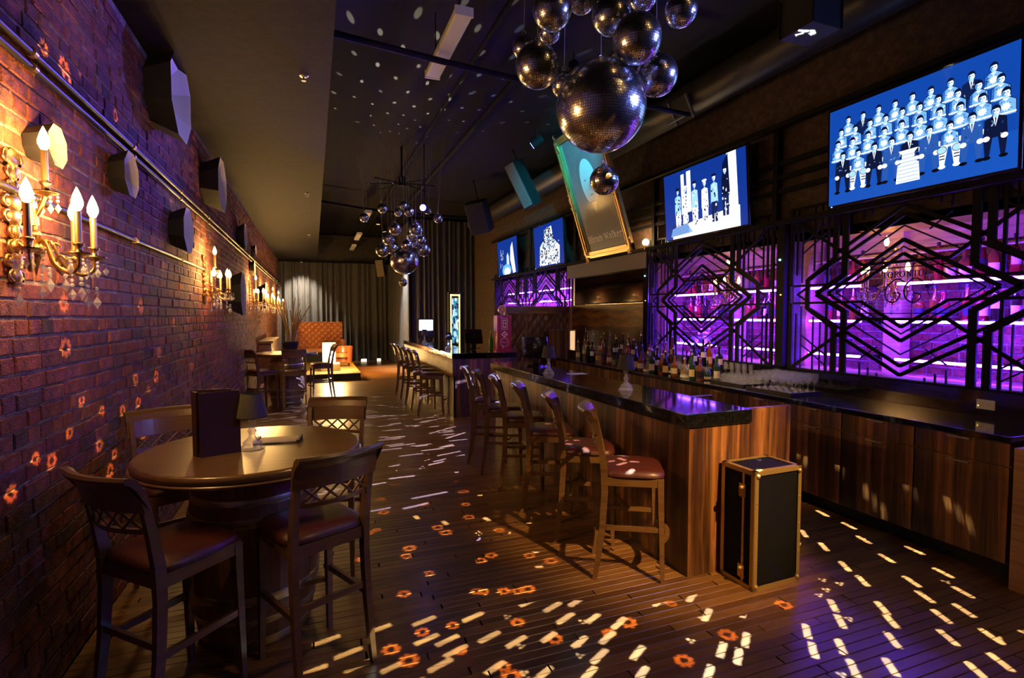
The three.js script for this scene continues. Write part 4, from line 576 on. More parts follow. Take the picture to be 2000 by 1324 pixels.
// flowers in a white vase and glasses
{
  const t = thing('flower_vase', 'white vase of pale flowers on the bottom left shelf of the farther recess', 'vase', [5.2, 1.33, -5.95]); part('vase', lathe([[0, 0], [0.025, 0], [0.02, 0.03], [0.022, 0.1], [0.024, 0.11]], 14), M.white, t);
  const f = [], s = []; for (let k = 0; k < 14; k++) { const a = rr(0, 6), r = rr(0.02, 0.1), y = rr(0.13, 0.22); f.push(sp(0.016, r * Math.cos(a) * 0.6, y, r * Math.sin(a) - 0.03, 6)); s.push(rod([0, 0.09, 0], [r * Math.cos(a) * 0.6, y, r * Math.sin(a) - 0.03], 0.002, 4)); } part('blossom', f, std([0.8, 0.6, 0.7], 0.7), t); part('stem', s, std([0.05, 0.12, 0.03], 0.7), t);
  const tray = (label, pos, w, d) => { const q = thing('bar_tray', label, 'tray', pos); part('tray', rb(w, 0.012, d, 0, 0.006, 0, 0.004), M.blackmatte, q); part('rim', [bx(w, 0.025, 0.008, 0, 0.0125, d / 2), bx(w, 0.025, 0.008, 0, 0.0125, -d / 2), bx(0.008, 0.025, d, w / 2, 0.0125, 0), bx(0.008, 0.025, d, -w / 2, 0.0125, 0)], M.blackmatte, q); };
  tray('black tray crowded with upturned tumblers, beside the bottles', [4.55, 0.95, -4.62], 0.42, 0.5); tray('black tray crowded with stemmed glasses, nearest on the worktop', [4.5, 0.95, -4.0], 0.42, 0.56);
  const tum = lathe([[0, 0.004], [0.03, 0.004], [0.033, 0], [0.036, 0.004], [0.041, 0.09], [0.039, 0.091]], 16), stem = lathe([[0, 0.003], [0.03, 0.002], [0.032, 0], [0.012, 0.008], [0.004, 0.02], [0.004, 0.075], [0.02, 0.095], [0.034, 0.13], [0.034, 0.17], [0.031, 0.185]], 16), flute = lathe([[0, 0.003], [0.028, 0], [0.004, 0.012], [0.004, 0.08], [0.018, 0.11], [0.026, 0.16], [0.022, 0.21]], 14), mart = lathe([[0, 0.003], [0.035, 0], [0.004, 0.012], [0.004, 0.1], [0.055, 0.16]], 18);
  const glasses = (g, n, m, x, z, w, d, y, label, group, nm) => { let o; for (let i = 0; i < n; i++) for (let j = 0; j < m; j++) { const p = [x + (i / (n - 1) - 0.5) * w + rr(-0.006, 0.006), y, z + (j / (m - 1) - 0.5) * d + rr(-0.006, 0.006)]; if (!o) o = one(nm, g, M.glass, label, 'glass', group, p); else copy(o, p, rr(0, 3)); } };
  glasses(tum, 4, 5, 4.55, -4.62, 0.32, 0.4, 0.963, 'clear tumbler on the tray beside the bottles', 'tumblers on the tray beside the bottles', 'tumbler');
  glasses(stem, 5, 6, 4.5, -4.0, 0.34, 0.46, 0.963, 'clear stemmed glass on the nearest worktop tray', 'stemmed glasses on the nearest tray', 'wine_glass');
  glasses(mart, 2, 4, 4.3, -5.2, 0.1, 0.5, 0.95, 'clear cocktail glass in front of the tumbler tray', 'cocktail glasses on the worktop', 'cocktail_glass');
  glasses(flute, 2, 5, 4.68, -4.85, 0.08, 0.4, 0.95, 'slim clear flute behind the tumbler tray', 'flutes behind the tumbler tray', 'flute_glass');
  glasses(tum, 2, 4, 5.18, -6.1, 0.1, 0.5, 1.33, 'tumbler on the bottom left shelf of the farther recess', 'tumblers on the bottom shelf of the farther recess', 'tumbler');
}
// ------------------------------------------------------------------ mirror balls
function ballGeo(rows) {
  const P = [], N = [], st = Math.PI / rows;
  for (let i = 0; i < rows; i++) {
    const la = -Math.PI / 2 + (i + 0.5) * st, n = Math.max(4, Math.round(2 * Math.PI * Math.cos(la) / st)), h = st * 0.435, w = Math.PI / n * 0.87 * Math.cos(la);
    for (let k = 0; k < n; k++) {
      const a = (k + 0.5 * (i % 2)) / n * Math.PI * 2, nv = V(Math.cos(la) * Math.cos(a), Math.sin(la), Math.cos(la) * Math.sin(a)), c = nv.clone(); nv.x += rr(-0.03, 0.03); nv.y += rr(-0.03, 0.03); nv.z += rr(-0.03, 0.03); nv.normalize();
      const e = V(-Math.sin(a), 0, Math.cos(a)), u = nv.clone().cross(e).normalize(), ee = u.clone().cross(nv).normalize(), q = [[-1, -1], [1, -1], [1, 1], [-1, 1]].map(([x, y]) => c.clone().addScaledVector(ee, x * w).addScaledVector(u, y * h));
      for (const j of [0, 1, 2, 0, 2, 3]) { P.push(...q[j].toArray()); N.push(...nv.toArray()); }
    }
  }
  const g = new THREE.BufferGeometry(); g.setAttribute('position', new THREE.Float32BufferAttribute(P, 3)); g.setAttribute('normal', new THREE.Float32BufferAttribute(N, 3)); return g;
}
const bg = { big: ballGeo(58), mid: ballGeo(34), small: ballGeo(22) }, coreG = new THREE.SphereGeometry(0.985, 32, 20);
function ball(p, r, label, hub, group, cable = true) {
  const t = thing('mirror_ball', label, 'mirror ball', p, rr(0, 6), group), ti = part('mirror_tiles', r > 0.2 ? bg.big : r > 0.095 ? bg.mid : bg.small, M.mirror, t); ti.scale.setScalar(r); ti.userData.kind = 'stuff';
  part('core', coreG, M.ballcore, t).scale.setScalar(r); part('cap', [cy(r * 0.12 + 0.006, r * 0.14 + 0.008, 0.012, 0, r + 0.004, 0, 14), new THREE.TorusGeometry(0.012, 0.0022, 6, 14).translate(0, r + 0.02, 0)], M.steel, t);
  if (cable) { t.rotation.y = 0; part('cable', rod([0, r + 0.03, 0], [hub[0] - p[0], hub[1] - p[1], hub[2] - p[2]], 0.0016, 5), M.wire, t); }
}
const hubs = [[1.5, 4.3, -2.6, 'near'], [1.53, 4.05, -9.6, 'far']];
hubs.forEach(([x, y, z, w]) => { const t = thing('ball_hub', `black spider frame carrying the ${w} mirror ball cluster`, 'ceiling mount', [x, y, z]); part('motor', cy(0.06, 0.07, 0.16, 0, 0.08, 0, 18), M.blackmetal, t); part('drop_rod', rod([0, 0.1, 0], [0, 4.749 - y, 0], 0.018), M.blackmetal, t); for (let k = 0; k < 8; k++) { const a = k * 0.785 + 0.2; part('arm', rod([0, 0.05, 0], [0.62 * Math.cos(a), 0.02, 0.62 * Math.sin(a)], 0.009), M.blackmetal, t); } });
[[1.53, 2.9, -2.62, 0.25, 'the largest, at the centre of the near cluster'], [1.61, 2.52, -2.71, 0.084, 'small, hanging alone right under the largest near ball'], [1.16, 3.08, -2.66, 0.119, 'in front at the left of the near cluster'], [1.16, 3.27, -2.86, 0.065, 'small, tucked behind the front left ball of the near cluster'], [1.57, 3.14, -2.33, 0.123, 'in front, just above the right of the largest near ball'], [1.86, 3.1, -2.56, 0.117, 'at the right of the largest near ball'], [1.2, 3.33, -2.56, 0.102, 'at the upper left of the near cluster'], [1.3, 3.36, -2.81, 0.065, 'small, below the upper left ball of the near cluster'], [1.41, 3.47, -2.63, 0.079, 'cut by the top edge left of centre in the near cluster'], [1.55, 3.37, -2.55, 0.106, 'near the top, straight above the largest near ball'], [1.72, 3.48, -2.5, 0.079, 'cut by the top edge right of centre in the near cluster'], [1.8, 3.3, -2.28, 0.082, 'outermost at the upper right of the near cluster'], [1.43, 3.11, -2.88, 0.077, 'small, peeking out behind the left of the largest near ball'], [1.7, 3.23, -2.73, 0.06, 'tiny, between the largest near ball and its right neighbours']].forEach(([x, y, z, r, w]) => ball([x, y, z], r, 'mirror ball, ' + w, w.startsWith('small, hanging alone') ? [1.55, 2.66, -2.64] : [x * 0.9 + 0.15, 4.749, z * 0.9 - 0.26]));
[[1.55, 2.71, -9.53, 0.25, 'the largest of the far cluster'], [1.53, 2.32, -9.56, 0.076, 'lowest of the far cluster, under its largest ball'], [1.53, 2.93, -9.09, 0.104, 'overlapping the top of the largest far ball'], [1.37, 3.24, -9.38, 0.111, 'bright white, upper left of the far cluster core'], [1.72, 3.25, -9.32, 0.123, 'upper right of the far cluster core'], [1.3, 3.11, -9.72, 0.111], [1.16, 2.87, -9.46, 0.119, 'left of the largest far ball'], [1.78, 3.04, -9.14, 0.084], [1.88, 2.91, -9.44, 0.122, 'right of the largest far ball, blue'], [1.73, 3.2, -9.74, 0.103], [0.85, 3.41, -9.41, 0.08, 'outermost at the left of the far cluster'], [1.15, 3.58, -9.35, 0.084, 'second from the left in the upper ring of the far cluster'], [1.46, 3.58, -9.61, 0.075], [1.54, 3.68, -9.48, 0.079], [1.58, 3.52, -9.19, 0.084], [1.98, 3.62, -9.5, 0.063, 'beside the blue lamp in the far cluster'], [2.12, 3.46, -9.31, 0.083, 'outermost at the right of the far cluster'], [1.79, 3.06, -9.75, 0.082], [1.4, 2.98, -9.95, 0.119]].forEach(([x, y, z, r, w]) => ball([x, y, z], r, w ? 'mirror ball, ' + w : 'smaller mirror ball inside the far cluster', w && w.startsWith('lowest') ? [1.55, 2.47, -9.54] : [x * 1.15 - 0.23, 4.749, z], w ? undefined : 'smaller balls inside the far cluster'));
// ------------------------------------------------------------------ loudspeakers, bulb, small fittings
function speaker(label, pos, w, h, d, rx, ry, rz, front) { const t = thing('loudspeaker', label, 'speaker', pos, ry); t.rotation.order = 'YXZ'; t.rotation.set(rx, ry, rz); part('cabinet', rb(w, h, d, 0, 0, 0, 0.02), M.blackmatte, t); part('grille', rb(w - 0.04, h - 0.04, 0.012, 0, 0, d / 2 + 0.004, 0.004), front, t); part('badge', cy(0.018, 0.018, 0.006, 0, h / 2 - 0.1, d / 2 + 0.012, 12).rotateX(0), M.steel, t); part('bracket', rod([0, h / 2 - 0.05, -d / 2], [0, (4.735 - pos[1]) / Math.cos(rx) / Math.cos(rz), -d / 2 - 0.02], 0.015), M.blackmetal, t); }
speaker('tilted black loudspeaker with its narrow front lit teal, left of the leaning portrait', [3.6, 4.1, -8.9], 0.24, 0.85, 0.32, 0.35, -0.95, 0.32, std([0.2, 0.2, 0.2], 0.7));
speaker('dark loudspeaker hanging above the farthest television', [3.55, 3.95, -11.4], 0.45, 0.7, 0.4, 0.4, -0.6, 0.15, std([0.03, 0.03, 0.03], 0.7));
speaker('small loudspeaker hanging before the end curtain', [2.2, 3.35, -18.5], 0.28, 0.6, 0.3, 0.2, -0.3, 0.1, std([0.12, 0.1, 0.06], 0.7));
{
  const t = thing('bare_bulb', 'round bare bulb shining at the left end of the lattice screens', 'lamp', [4.72, 2.83, -6.72]); part('bulb', sp(0.05, 0, 0, 0, 18), glow([1, 0.8, 0.45], 14), t, 'glowing round bulb'); part('socket', cy(0.02, 0.025, 0.07, 0, -0.075, 0, 12), M.brass, t); part('wall_arm', rod([0, -0.1, 0], [0.12, -0.12, 0], 0.01), M.brass, t); point([0, 0, 0], [1, 0.62, 0.26], LIT.bulb, t, 1.5);
  const o = thing('power_outlet', 'white double power outlet on the black back splash at the right', 'outlet', [XR - 0.014, 1.04, -2.44]); part('cover_plate', rb(0.008, 0.075, 0.12, 0, 0, 0, 0.003), M.white, o); for (const s of [-1, 1]) part('socket', [bx(0.003, 0.034, 0.03, -0.005, 0, s * 0.028)], M.paper, o); part('pilot_light', sp(0.004, -0.006, -0.012, -0.045, 6), glow([1, 0.6, 0.1], 3), o);
  one('paper_sheet', bx(0.2, 0.002, 0.13, 0, 0, 0), M.paper, 'white sheet of paper lying on the near bar', 'paper', undefined, [2.68, 1.0915, -5.05]);
  const reg = (label, pos, turn) => { const r = thing('till_screen', label, 'register', pos, turn); part('stand', [bx(0.16, 0.02, 0.2, 0, 0.01, 0), bx(0.08, 0.14, 0.03, 0, 0.09, 0.0, 0, 0.4)], M.blackgloss, r); part('display', rb(0.36, 0.28, 0.03, 0, 0.24, 0.02, 0.006).rotateX(-0.25), M.blackgloss, r); };
  reg('black touch screen register at the far end of the near bar', [2.62, 1.09, -6.0], 2.2); reg('black touch screen register on the far bar', [2.85, 1.09, -9.5], 2.4);
  const sw = thing('lit_cabinet', 'small cabinet with a pale lit front beside the back bar bottles', 'cabinet', [4.5, 0.95, -8.98]); part('box', b2(-0.3, 0.05, 0, 0.5, -0.1, 0.1), M.walnut, sw); part('light_panel', b2(0.055, 0.16, 0.04, 0.48, 0.09, 0.105), glow([1, 0.6, 0.3], 0.9), sw); part('frame', [b2(0.04, 0.17, 0, 0.04, 0.08, 0.11), b2(0.04, 0.17, 0.48, 0.51, 0.08, 0.11), b2(0.04, 0.055, 0, 0.5, 0.08, 0.11), b2(0.16, 0.175, 0, 0.5, 0.08, 0.11)], M.oak, sw);
}
// far bar: monitor, pump shaped tap tower, lit display
{
  const m = thing('bar_monitor', 'glowing bluish white monitor standing on the far end of the far bar', 'monitor', [2.62, 1.09, -12.9], 0.15); part('casing', rb(0.42, 0.5, 0.04, 0, 0.3, -0.022, 0.01), M.blackgloss, m); part('screen', bx(0.36, 0.26, 0.004, 0, 0.39, 0.002), glow([0.55, 0.62, 1], 5), m, 'bright screen'); part('stand', [bx(0.2, 0.02, 0.16, 0, 0.01, 0), bx(0.05, 0.1, 0.03, 0, 0.06, -0.02)], M.blackgloss, m); point([0, 0.39, 0.06], [0.4, 0.45, 1], LIT.monitor, m, 4);
  const t = thing('tap_tower', 'red pump shaped tap tower with a round gilt crest on the far bar', 'tap tower', [3.16, 1.09, -8.78]);
  part('body', rb(0.27, 0.62, 0.2, 0, 0.33, 0, 0.012), M.red, t); part('base', rb(0.3, 0.04, 0.23, 0, 0.02, 0, 0.006), M.red, t);
  const crest = part('crest', cy(0.075, 0.075, 0.03, 0, 0, 0, 24).rotateX(Math.PI / 2).translate(-0.02, 0.74, 0.02), M.brass, t); part('crest_face', cy(0.058, 0.058, 0.034, 0, 0, 0, 24).rotateX(Math.PI / 2).translate(-0.02, 0.74, 0.02), std([0.65, 0.2, 0.05], 0.5), crest); part('cross', [bx(0.07, 0.016, 0.004, -0.02, 0.74, 0.04), bx(0.016, 0.07, 0.004, -0.02, 0.74, 0.04)], M.cream, crest); part('crest_stem', cy(0.02, 0.03, 0.04, -0.02, 0.66, 0.02, 12), M.brass, t);
  const lab = canv(256, 560, (g, w, h) => { g.fillStyle = '#a01014'; g.fillRect(0, 0, w, h); g.strokeStyle = '#f2e2b0'; g.fillStyle = '#f2e2b0'; g.lineWidth = 8; g.strokeRect(66, 30, 124, 190); g.fillRect(90, 54, 76, 140); g.fillStyle = '#a01014'; g.fillRect(104, 70, 48, 40); g.fillRect(104, 124, 48, 50); g.fillStyle = '#f2e2b0'; g.beginPath(); g.moveTo(128, 250); g.lineTo(200, 310); g.lineTo(128, 370); g.lineTo(56, 310); g.fill(); ell(g, 128, 310, 34, 30, '#a01014'); ell(g, 128, 310, 14, 14, '#f2e2b0'); g.beginPath(); g.ellipse(128, 452, 84, 74, 0, 0, 7); g.stroke(); g.lineWidth = 6; g.beginPath(); g.moveTo(70, 470); g.bezierCurveTo(110, 380, 120, 520, 186, 430); g.stroke(); });
  part('printed_front', new THREE.PlaneGeometry(0.23, 0.56).translate(0, 0.33, 0.1015), phy([1, 1, 1], 0.35, { map: lab, clearcoat: 0.5 }), t, 'red front printed with cream emblems');
  part('tap', [rod([-0.05, 0.1, 0.1], [-0.05, 0.1, 0.16], 0.01), rod([-0.05, 0.1, 0.15], [-0.05, 0.05, 0.16], 0.008)], M.steel, t);
  const d = thing('backlit_display', 'tall narrow display with a yellow lit border behind the far bar', 'display', [3.55, 0.6, -13.6]); const scr = canv(128, 512, (g, w, h) => { g.fillStyle = '#3a8fb0'; g.fillRect(0, 0, w, h); for (let q = 0; q < 60; q++) ell(g, rr(0, w), rr(0, h), rr(6, 30), rr(8, 40), ['#e8f4ff', '#123a66', '#7fd0e8', '#224', '#b9e6ff'][(rnd() * 5) | 0]); });
  part('cabinet', rb(0.34, 2.35, 0.2, 0, 0.575, -0.11, 0.01), M.blackmatte, d); part('screen', new THREE.PlaneGeometry(0.18, 1.2).translate(0, 0.98, 0.004), new THREE.MeshStandardMaterial({ color: 0x000000, emissive: 0xffffff, emissiveMap: scr, emissiveIntensity: 1.1 }), d); part('light_border', [bx(0.03, 1.4, 0.02, -0.115, 0.98, 0), bx(0.03, 1.4, 0.02, 0.115, 0.98, 0), bx(0.26, 0.04, 0.02, 0, 1.66, 0)], glow([1, 0.72, 0.18], 2.2), d);
  const gb = bottle([3.0, 1.09, -8.95], 2, phy([0.02, 0.25, 0.05], 0.06, { clearcoat: 1 }), null, G.capg, 'slim green bottle standing left of the red tap tower'); 
}
// ------------------------------------------------------------------ far end: booth, planter, lantern, armchair
{
  const b = thing('tufted_booth', 'tan button tufted leather booth bench before the end curtain', 'booth', [0.2, 0.18, -19]);
  const bk = part('backrest', tufted(1.46, 1.0, 14, 10, 0.05).translate(0, 0.82, 0), M.tan, b); part('button', buttons(1.46, 1.0, 14, 10).translate(0, 0.82, 0), M.tan, bk); part('back_frame', rb(1.5, 1.32, 0.1, 0, 0.66, -0.06, 0.03), M.tan, b); part('seat', rb(1.46, 0.16, 0.6, 0, 0.38, 0.3, 0.05), M.tan, b); part('plinth', bx(1.4, 0.3, 0.5, 0, 0.15, 0.28), M.blackmatte, b); part('side_wing', rb(0.14, 0.7, 0.9, 0.7, 0.4, 0.5, 0.04), M.tan, b); part('side_wing', rb(0.12, 1.3, 0.8, -0.8, 0.65, 0.4, 0.04), M.tan, b);
  const a = thing('tub_chair', 'rounded tan leather tub chair on the platform by the lantern', 'armchair', [0.82, 0.18, -16.7]); const tub = new THREE.CylinderGeometry(0.3, 0.27, 0.5, 24, 1, false, 0.5, 4.6).translate(0, 0.35, 0); part('shell', tub, M.tan, a); part('cushion', cy(0.25, 0.25, 0.12, 0, 0.34, 0, 20), M.tan, a); for (const [x, z] of [[-0.18, -0.18], [0.18, -0.18], [-0.18, 0.18], [0.18, 0.18]]) part('leg', cy(0.018, 0.014, 0.12, x, 0.06, z, 8), M.blackmatte, a);
  const l = thing('glowing_lantern', 'bright box lantern glowing on a cream plinth on the platform', 'lantern', [0.4, 0.18, -15.5]); part('plinth', rb(0.5, 0.2, 0.5, 0.03, 0.1, 0, 0.01), M.cream, l); part('light_box', rb(0.34, 0.58, 0.3, 0, 0.5, 0, 0.03), glow([1, 0.62, 0.2], 7), l, 'glowing warm light box'); part('cap', rb(0.36, 0.025, 0.32, 0, 0.8, 0, 0.006), M.blackmetal, l);
  for (const [x, z, k] of [[0, 0.22, 1], [0.24, 0, 1]]) point([x, 0.5, z], [1, 0.6, 0.2], LIT.glow * k, l, 5);
  const p = thing('branch_planter', 'black pot of tall bare branches on the second barrel table', 'plant', [-0.42, 1.0, -10.95]); part('pot', lathe([[0, 0], [0.1, 0], [0.15, 0.18], [0.15, 0.22], [0.13, 0.22], [0.12, 0.16], [0, 0.16]], 20), M.blackmatte, p);
  for (let k = 0; k < 26; k++) { const q = rr(0, 6.28), w = rr(0.1, 0.42), h = rr(0.5, 0.95); part('branch', tube([[0.05 * Math.cos(q), 0.14, 0.05 * Math.sin(q)], [w * 0.4 * Math.cos(q), 0.14 + h * 0.5, w * 0.4 * Math.sin(q)], [w * Math.cos(q + 0.2), 0.14 + h, w * Math.sin(q + 0.2)]], rr(0.005, 0.011), 6, 5), std([0.38, 0.24, 0.11], 0.8), p); }
  part('birch_stick', [rod([0.03, 0.1, 0.03], [0.02, 0.5, 0.08], 0.016), rod([0.07, 0.1, 0], [0.13, 0.48, 0.03], 0.014)], M.white, p);
  const g = one('tumbler', lathe([[0, 0.004], [0.03, 0.004], [0.036, 0.004], [0.041, 0.09], [0.039, 0.091]], 16), M.glass, 'single tumbler on the second barrel table left of the planter', 'glass', undefined, [-0.78, 1.0, -11.0]);
  const led = thing('wall_ledge', 'dark wooden ledge on the brick wall beyond the second barrel table', 'ledge', [XL, 0, -14.0]); part('top', muv(b2(0, 0.3, 1.1, 1.15, -1.2, 1.2)), M.chair, led); part('front', muv(b2(0, 0.26, 0.2, 1.1, -1.15, 1.15)), M.chair, led);
  const fl = (label, pos) => one('floor_light', rb(0.2, 0.09, 0.06, 0, 0.045, 0, 0.01), glow([1, 0.85, 0.55], 2), label, 'lamp', undefined, pos); fl('wider glowing floor light at the foot of the end curtain', [1.75, 0, -20.2]); const f2 = fl('narrower glowing floor light at the foot of the end curtain', [2.3, 0, -20.2]); f2.scale.x = 0.7;
}
// ------------------------------------------------------------------ spotlights of the house: each a can with a glowing lens and its light just in front
function can(label, pos, target, color, cd, angle, pen, lens = 1, top = YC) {
  const t = thing('spotlight_can', label, 'spotlight', pos), d = V(...target).sub(V(...pos)).normalize(), q = new THREE.Quaternion().setFromUnitVectors(V(0, 0, 1), d);
  part('housing', [cy(0.07, 0.06, 0.2, 0, 0, 0, 18).rotateX(Math.PI / 2).translate(0, 0, -0.1)].map((g) => g.applyQuaternion(q)), M.blackmetal, t); part('lens', cy(0.055, 0.055, 0.004, 0, 0, 0, 20).rotateX(Math.PI / 2).translate(0, 0, 0.003).applyQuaternion(q), glow(color, lens), t, 'glowing lens'); part('yoke', rod([-d.x * 0.1, 0.02, -d.z * 0.1], [-d.x * 0.1, top - pos[1], -d.z * 0.1], 0.009), M.blackmetal, t);
  spot(V(...pos).addScaledVector(d, 0.02).toArray(), target, color, cd, angle, pen, 2.2);
}
can('warm spotlight can above the viewer aimed at the end of the near bar', [2.8, 4.3, 1.1], [2.45, 0.6, -2.8], AMBER, LIT.front, 0.2, 0.9, 40);
can('warm spotlight can above the aisle aimed at the near floor', [3.0, 4.4, 0.4], [2.3, 0, -2.6], AMBER, LIT.aisle, 0.55, 1, 12);
can('warm spotlight can over the aisle aimed at the near barrel table', [2.2, 4.4, -0.6], [0, 0.8, -2.9], AMBER, LIT.table, 0.24, 0.9, 25);
can('warm spotlight can over the near bar aimed at the bottles', [3.3, 4.5, -4.6], [4.5, 1.0, -4.65], AMBER, LIT.bottles, 0.36, 0.9);
can('blue white pin spot can at the right aimed at the near mirror balls', [4.3, 3.35, -0.9], [1.55, 3.08, -2.6], [0.25, 0.28, 1], LIT.pin, 0.2, 0.7, 12);
can('blue pin spot can at the right aimed at the far mirror balls', [3.4, 4.5, -8.0], [1.55, 3.0, -9.5], [0.3, 0.3, 1], LIT.pin * 0.5, 0.3, 0.6, 10);
can('blue spotlight can among the far mirror balls washing the brick wall', [1.84, 3.62, -9.25], [-1.15, 3.5, -3.3], BLUE, LIT.blue, 0.36, 0.8, 22);
can('teal spotlight can on the ceiling aimed at the leaning portrait', [2.9, 4.55, -5.6], [4.05, 4.25, -7.9], TEAL, LIT.teal, 0.36, 0.9, 2);
can('white spotlight can over the left of the end curtain', [-0.35, 3.6, -19.9], [-0.4, 1.4, -20.6], [1, 0.8, 0.55], LIT.curtain * 0.5, 0.75, 1, 2, YS);
can('white spotlight can over the pale drape by the far bar', [2.1, 4.3, -16.6], [2.78, 1.6, -16.9], [1, 0.9, 0.75], LIT.curtain * 1.3, 0.42, 0.9, 2);
can('amber spotlight can over the open floor before the end curtain', [1.9, 4.5, -16.5], [1.75, 0, -16.6], [1, 0.42, 0.06], LIT.pool * 4, 0.45, 0.9, 2);
// blue wash panel on the right wall beyond the frame: what the mirror balls reflect on their right sides
[[4.3, 3.15, -0.75, 0.65, 0.42]].forEach(([x, y, z, w, h]) => {
  const t = thing('led_wash_panel', 'blue light panel on the right wall before the nearest television', 'light panel', [x, y, z]); t.lookAt(1.5, 3.0, -2.6);
  part('housing', rb(w + 0.06, h + 0.06, 0.08, 0, 0, -0.045, 0.01), M.blackmetal, t); part('light_face', bx(w, h, 0.004, 0, 0, 0), glow([0.16, 0.26, 1], LIT.wash, [0.3, 0.3, 0.3]), t, 'glowing blue face'); part('bracket', rod([0, 0, -0.05], [0, 0, -0.2], 0.02), M.blackmetal, t);
  const l = new THREE.RectAreaLight(new THREE.Color().setRGB(0.16, 0.26, 1), 1.2, w, h); l.position.set(0, 0, 0.01); l.rotation.y = Math.PI; t.add(l);
});
// ------------------------------------------------------------------ pattern lanterns: a lamp in a box of pierced plates; the holes throw the marks on floor, wall and cabinets
function lantern(name, label, pos, half, color, cd, stamps) {
  const N = 1300, O = V(...pos), t = thing(name, label, 'effect light', pos);
  const F = [[V(0, -1, 0), V(1, 0, 0), V(0, 0, 1)], [V(1, 0, 0), V(0, 0, 1), V(0, 1, 0)], [V(-1, 0, 0), V(0, 0, -1), V(0, 1, 0)], [V(0, 0, 1), V(-1, 0, 0), V(0, 1, 0)], [V(0, 0, -1), V(1, 0, 0), V(0, 1, 0)]], mask = F.map(() => new Uint8Array(N * N));
  for (const s of stamps) {                     // s: p centre, e1/e2 unit vectors in the surface, a/b half sizes, ring
    const P = V(...s.p), e1 = V(...s.e1), e2 = V(...s.e2), n = e1.clone().cross(e2), d = P.clone().sub(O);
    let f = 0, best = -9; F.forEach(([w], i) => { const v = d.dot(w) / d.length(); if (v > best) { best = v; f = i; } });
    const [w, u, v] = F[f], lo = [9, 9], hi = [-9, -9];
    for (let k = 0; k < 12; k++) { const c = d.clone().addScaledVector(e1, s.a * 1.15 * Math.cos(k * 0.5236)).addScaledVector(e2, s.b * 1.15 * Math.sin(k * 0.5236)), z = c.dot(w); if (z <= 0) continue; const q = [c.dot(u) / z, c.dot(v) / z]; for (const i of [0, 1]) { lo[i] = Math.min(lo[i], q[i]); hi[i] = Math.max(hi[i], q[i]); } }
    const I = (x) => Math.floor((x + 1) / 2 * N);
    for (let j = Math.max(1, I(lo[1])); j <= Math.min(N - 2, I(hi[1])); j++) for (let i = Math.max(1, I(lo[0])); i <= Math.min(N - 2, I(hi[0])); i++) {
      const r = w.clone().addScaledVector(u, (i + 0.5) / N * 2 - 1).addScaledVector(v, (j + 0.5) / N * 2 - 1), k = d.dot(n) / r.dot(n); if (!(k > 0)) continue;
      const h = r.multiplyScalar(k).sub(d), x = h.dot(e1) / s.a, y = h.dot(e2) / s.b, q = Math.hypot(x, y);
      if (s.ring ? q < 1 && q > 0.42 && (q < 0.8 || Math.cos(Math.atan2(y, x) * 8) > -0.2) : Math.abs(x) < 1 && Math.abs(y) < 1 && Math.abs(x) + 0.25 * Math.abs(y) < 1.15) mask[f][j * N + i] = 1;
    }
  }
  F.forEach(([w, u, v], f) => {
    const pos = [], at = (i, j) => w.clone().multiplyScalar(half).addScaledVector(u, (i / N * 2 - 1) * half).addScaledVector(v, (j / N * 2 - 1) * half).toArray();
    const quad = (i0, i1, j0, j1) => { const a = at(i0, j0), b = at(i1, j0), c = at(i1, j1), d = at(i0, j1); pos.push(...a, ...b, ...c, ...a, ...c, ...d); };
    let run = -1; const empty = (j) => { for (let i = 0; i < N; i++) if (mask[f][j * N + i]) return false; return true; };
    for (let j = 0; j < N; j++) { if (empty(j)) { if (run < 0) run = j; continue; } if (run >= 0) { quad(0, N, run, j); run = -1; } for (let i = 0; i < N;) { if (mask[f][j * N + i]) { i++; continue; } let k = i; while (k < N && !mask[f][j * N + k]) k++; quad(i, k, j, j + 1); i = k; } }
    if (run >= 0) quad(0, N, run, N);
    const g = new THREE.BufferGeometry(); g.setAttribute('position', new THREE.Float32BufferAttribute(pos, 3)); g.computeVertexNormals(); part('pierced_plate', g, M.blackmatte, t);
  });
  const h = half, e = 0.012; part('top_plate', bx(h * 2 + 0.02, 0.02, h * 2 + 0.02, 0, h + 0.01, 0), M.blackmatte, t); part('hanger', rod([0, h, 0], [0, YC - pos[1], 0], 0.015), M.blackmetal, t);
  part('corner_post', [[-1, -1], [1, -1], [-1, 1], [1, 1]].map(([i, j]) => bx(e, h * 2, e, i * (h + e / 2), 0, j * (h + e / 2))), M.blackmetal, t);
  const bulb = part('lamp_bulb', sp(0.012, 0, 0, 0, 8), glow(color, 2), t);
  point([0, 0, 0], color, cd, t, 0.012);
}
const E1 = [1, 0, 0], E3 = [0, 0, 1], EY = [0, 1, 0];
const dash = (x, z, a, b, dx, dz) => { const l = Math.hypot(dx, dz); return { p: [x, 0, z], e1: [dx / l, 0, dz / l], e2: [-dz / l, 0, dx / l], a, b }; };
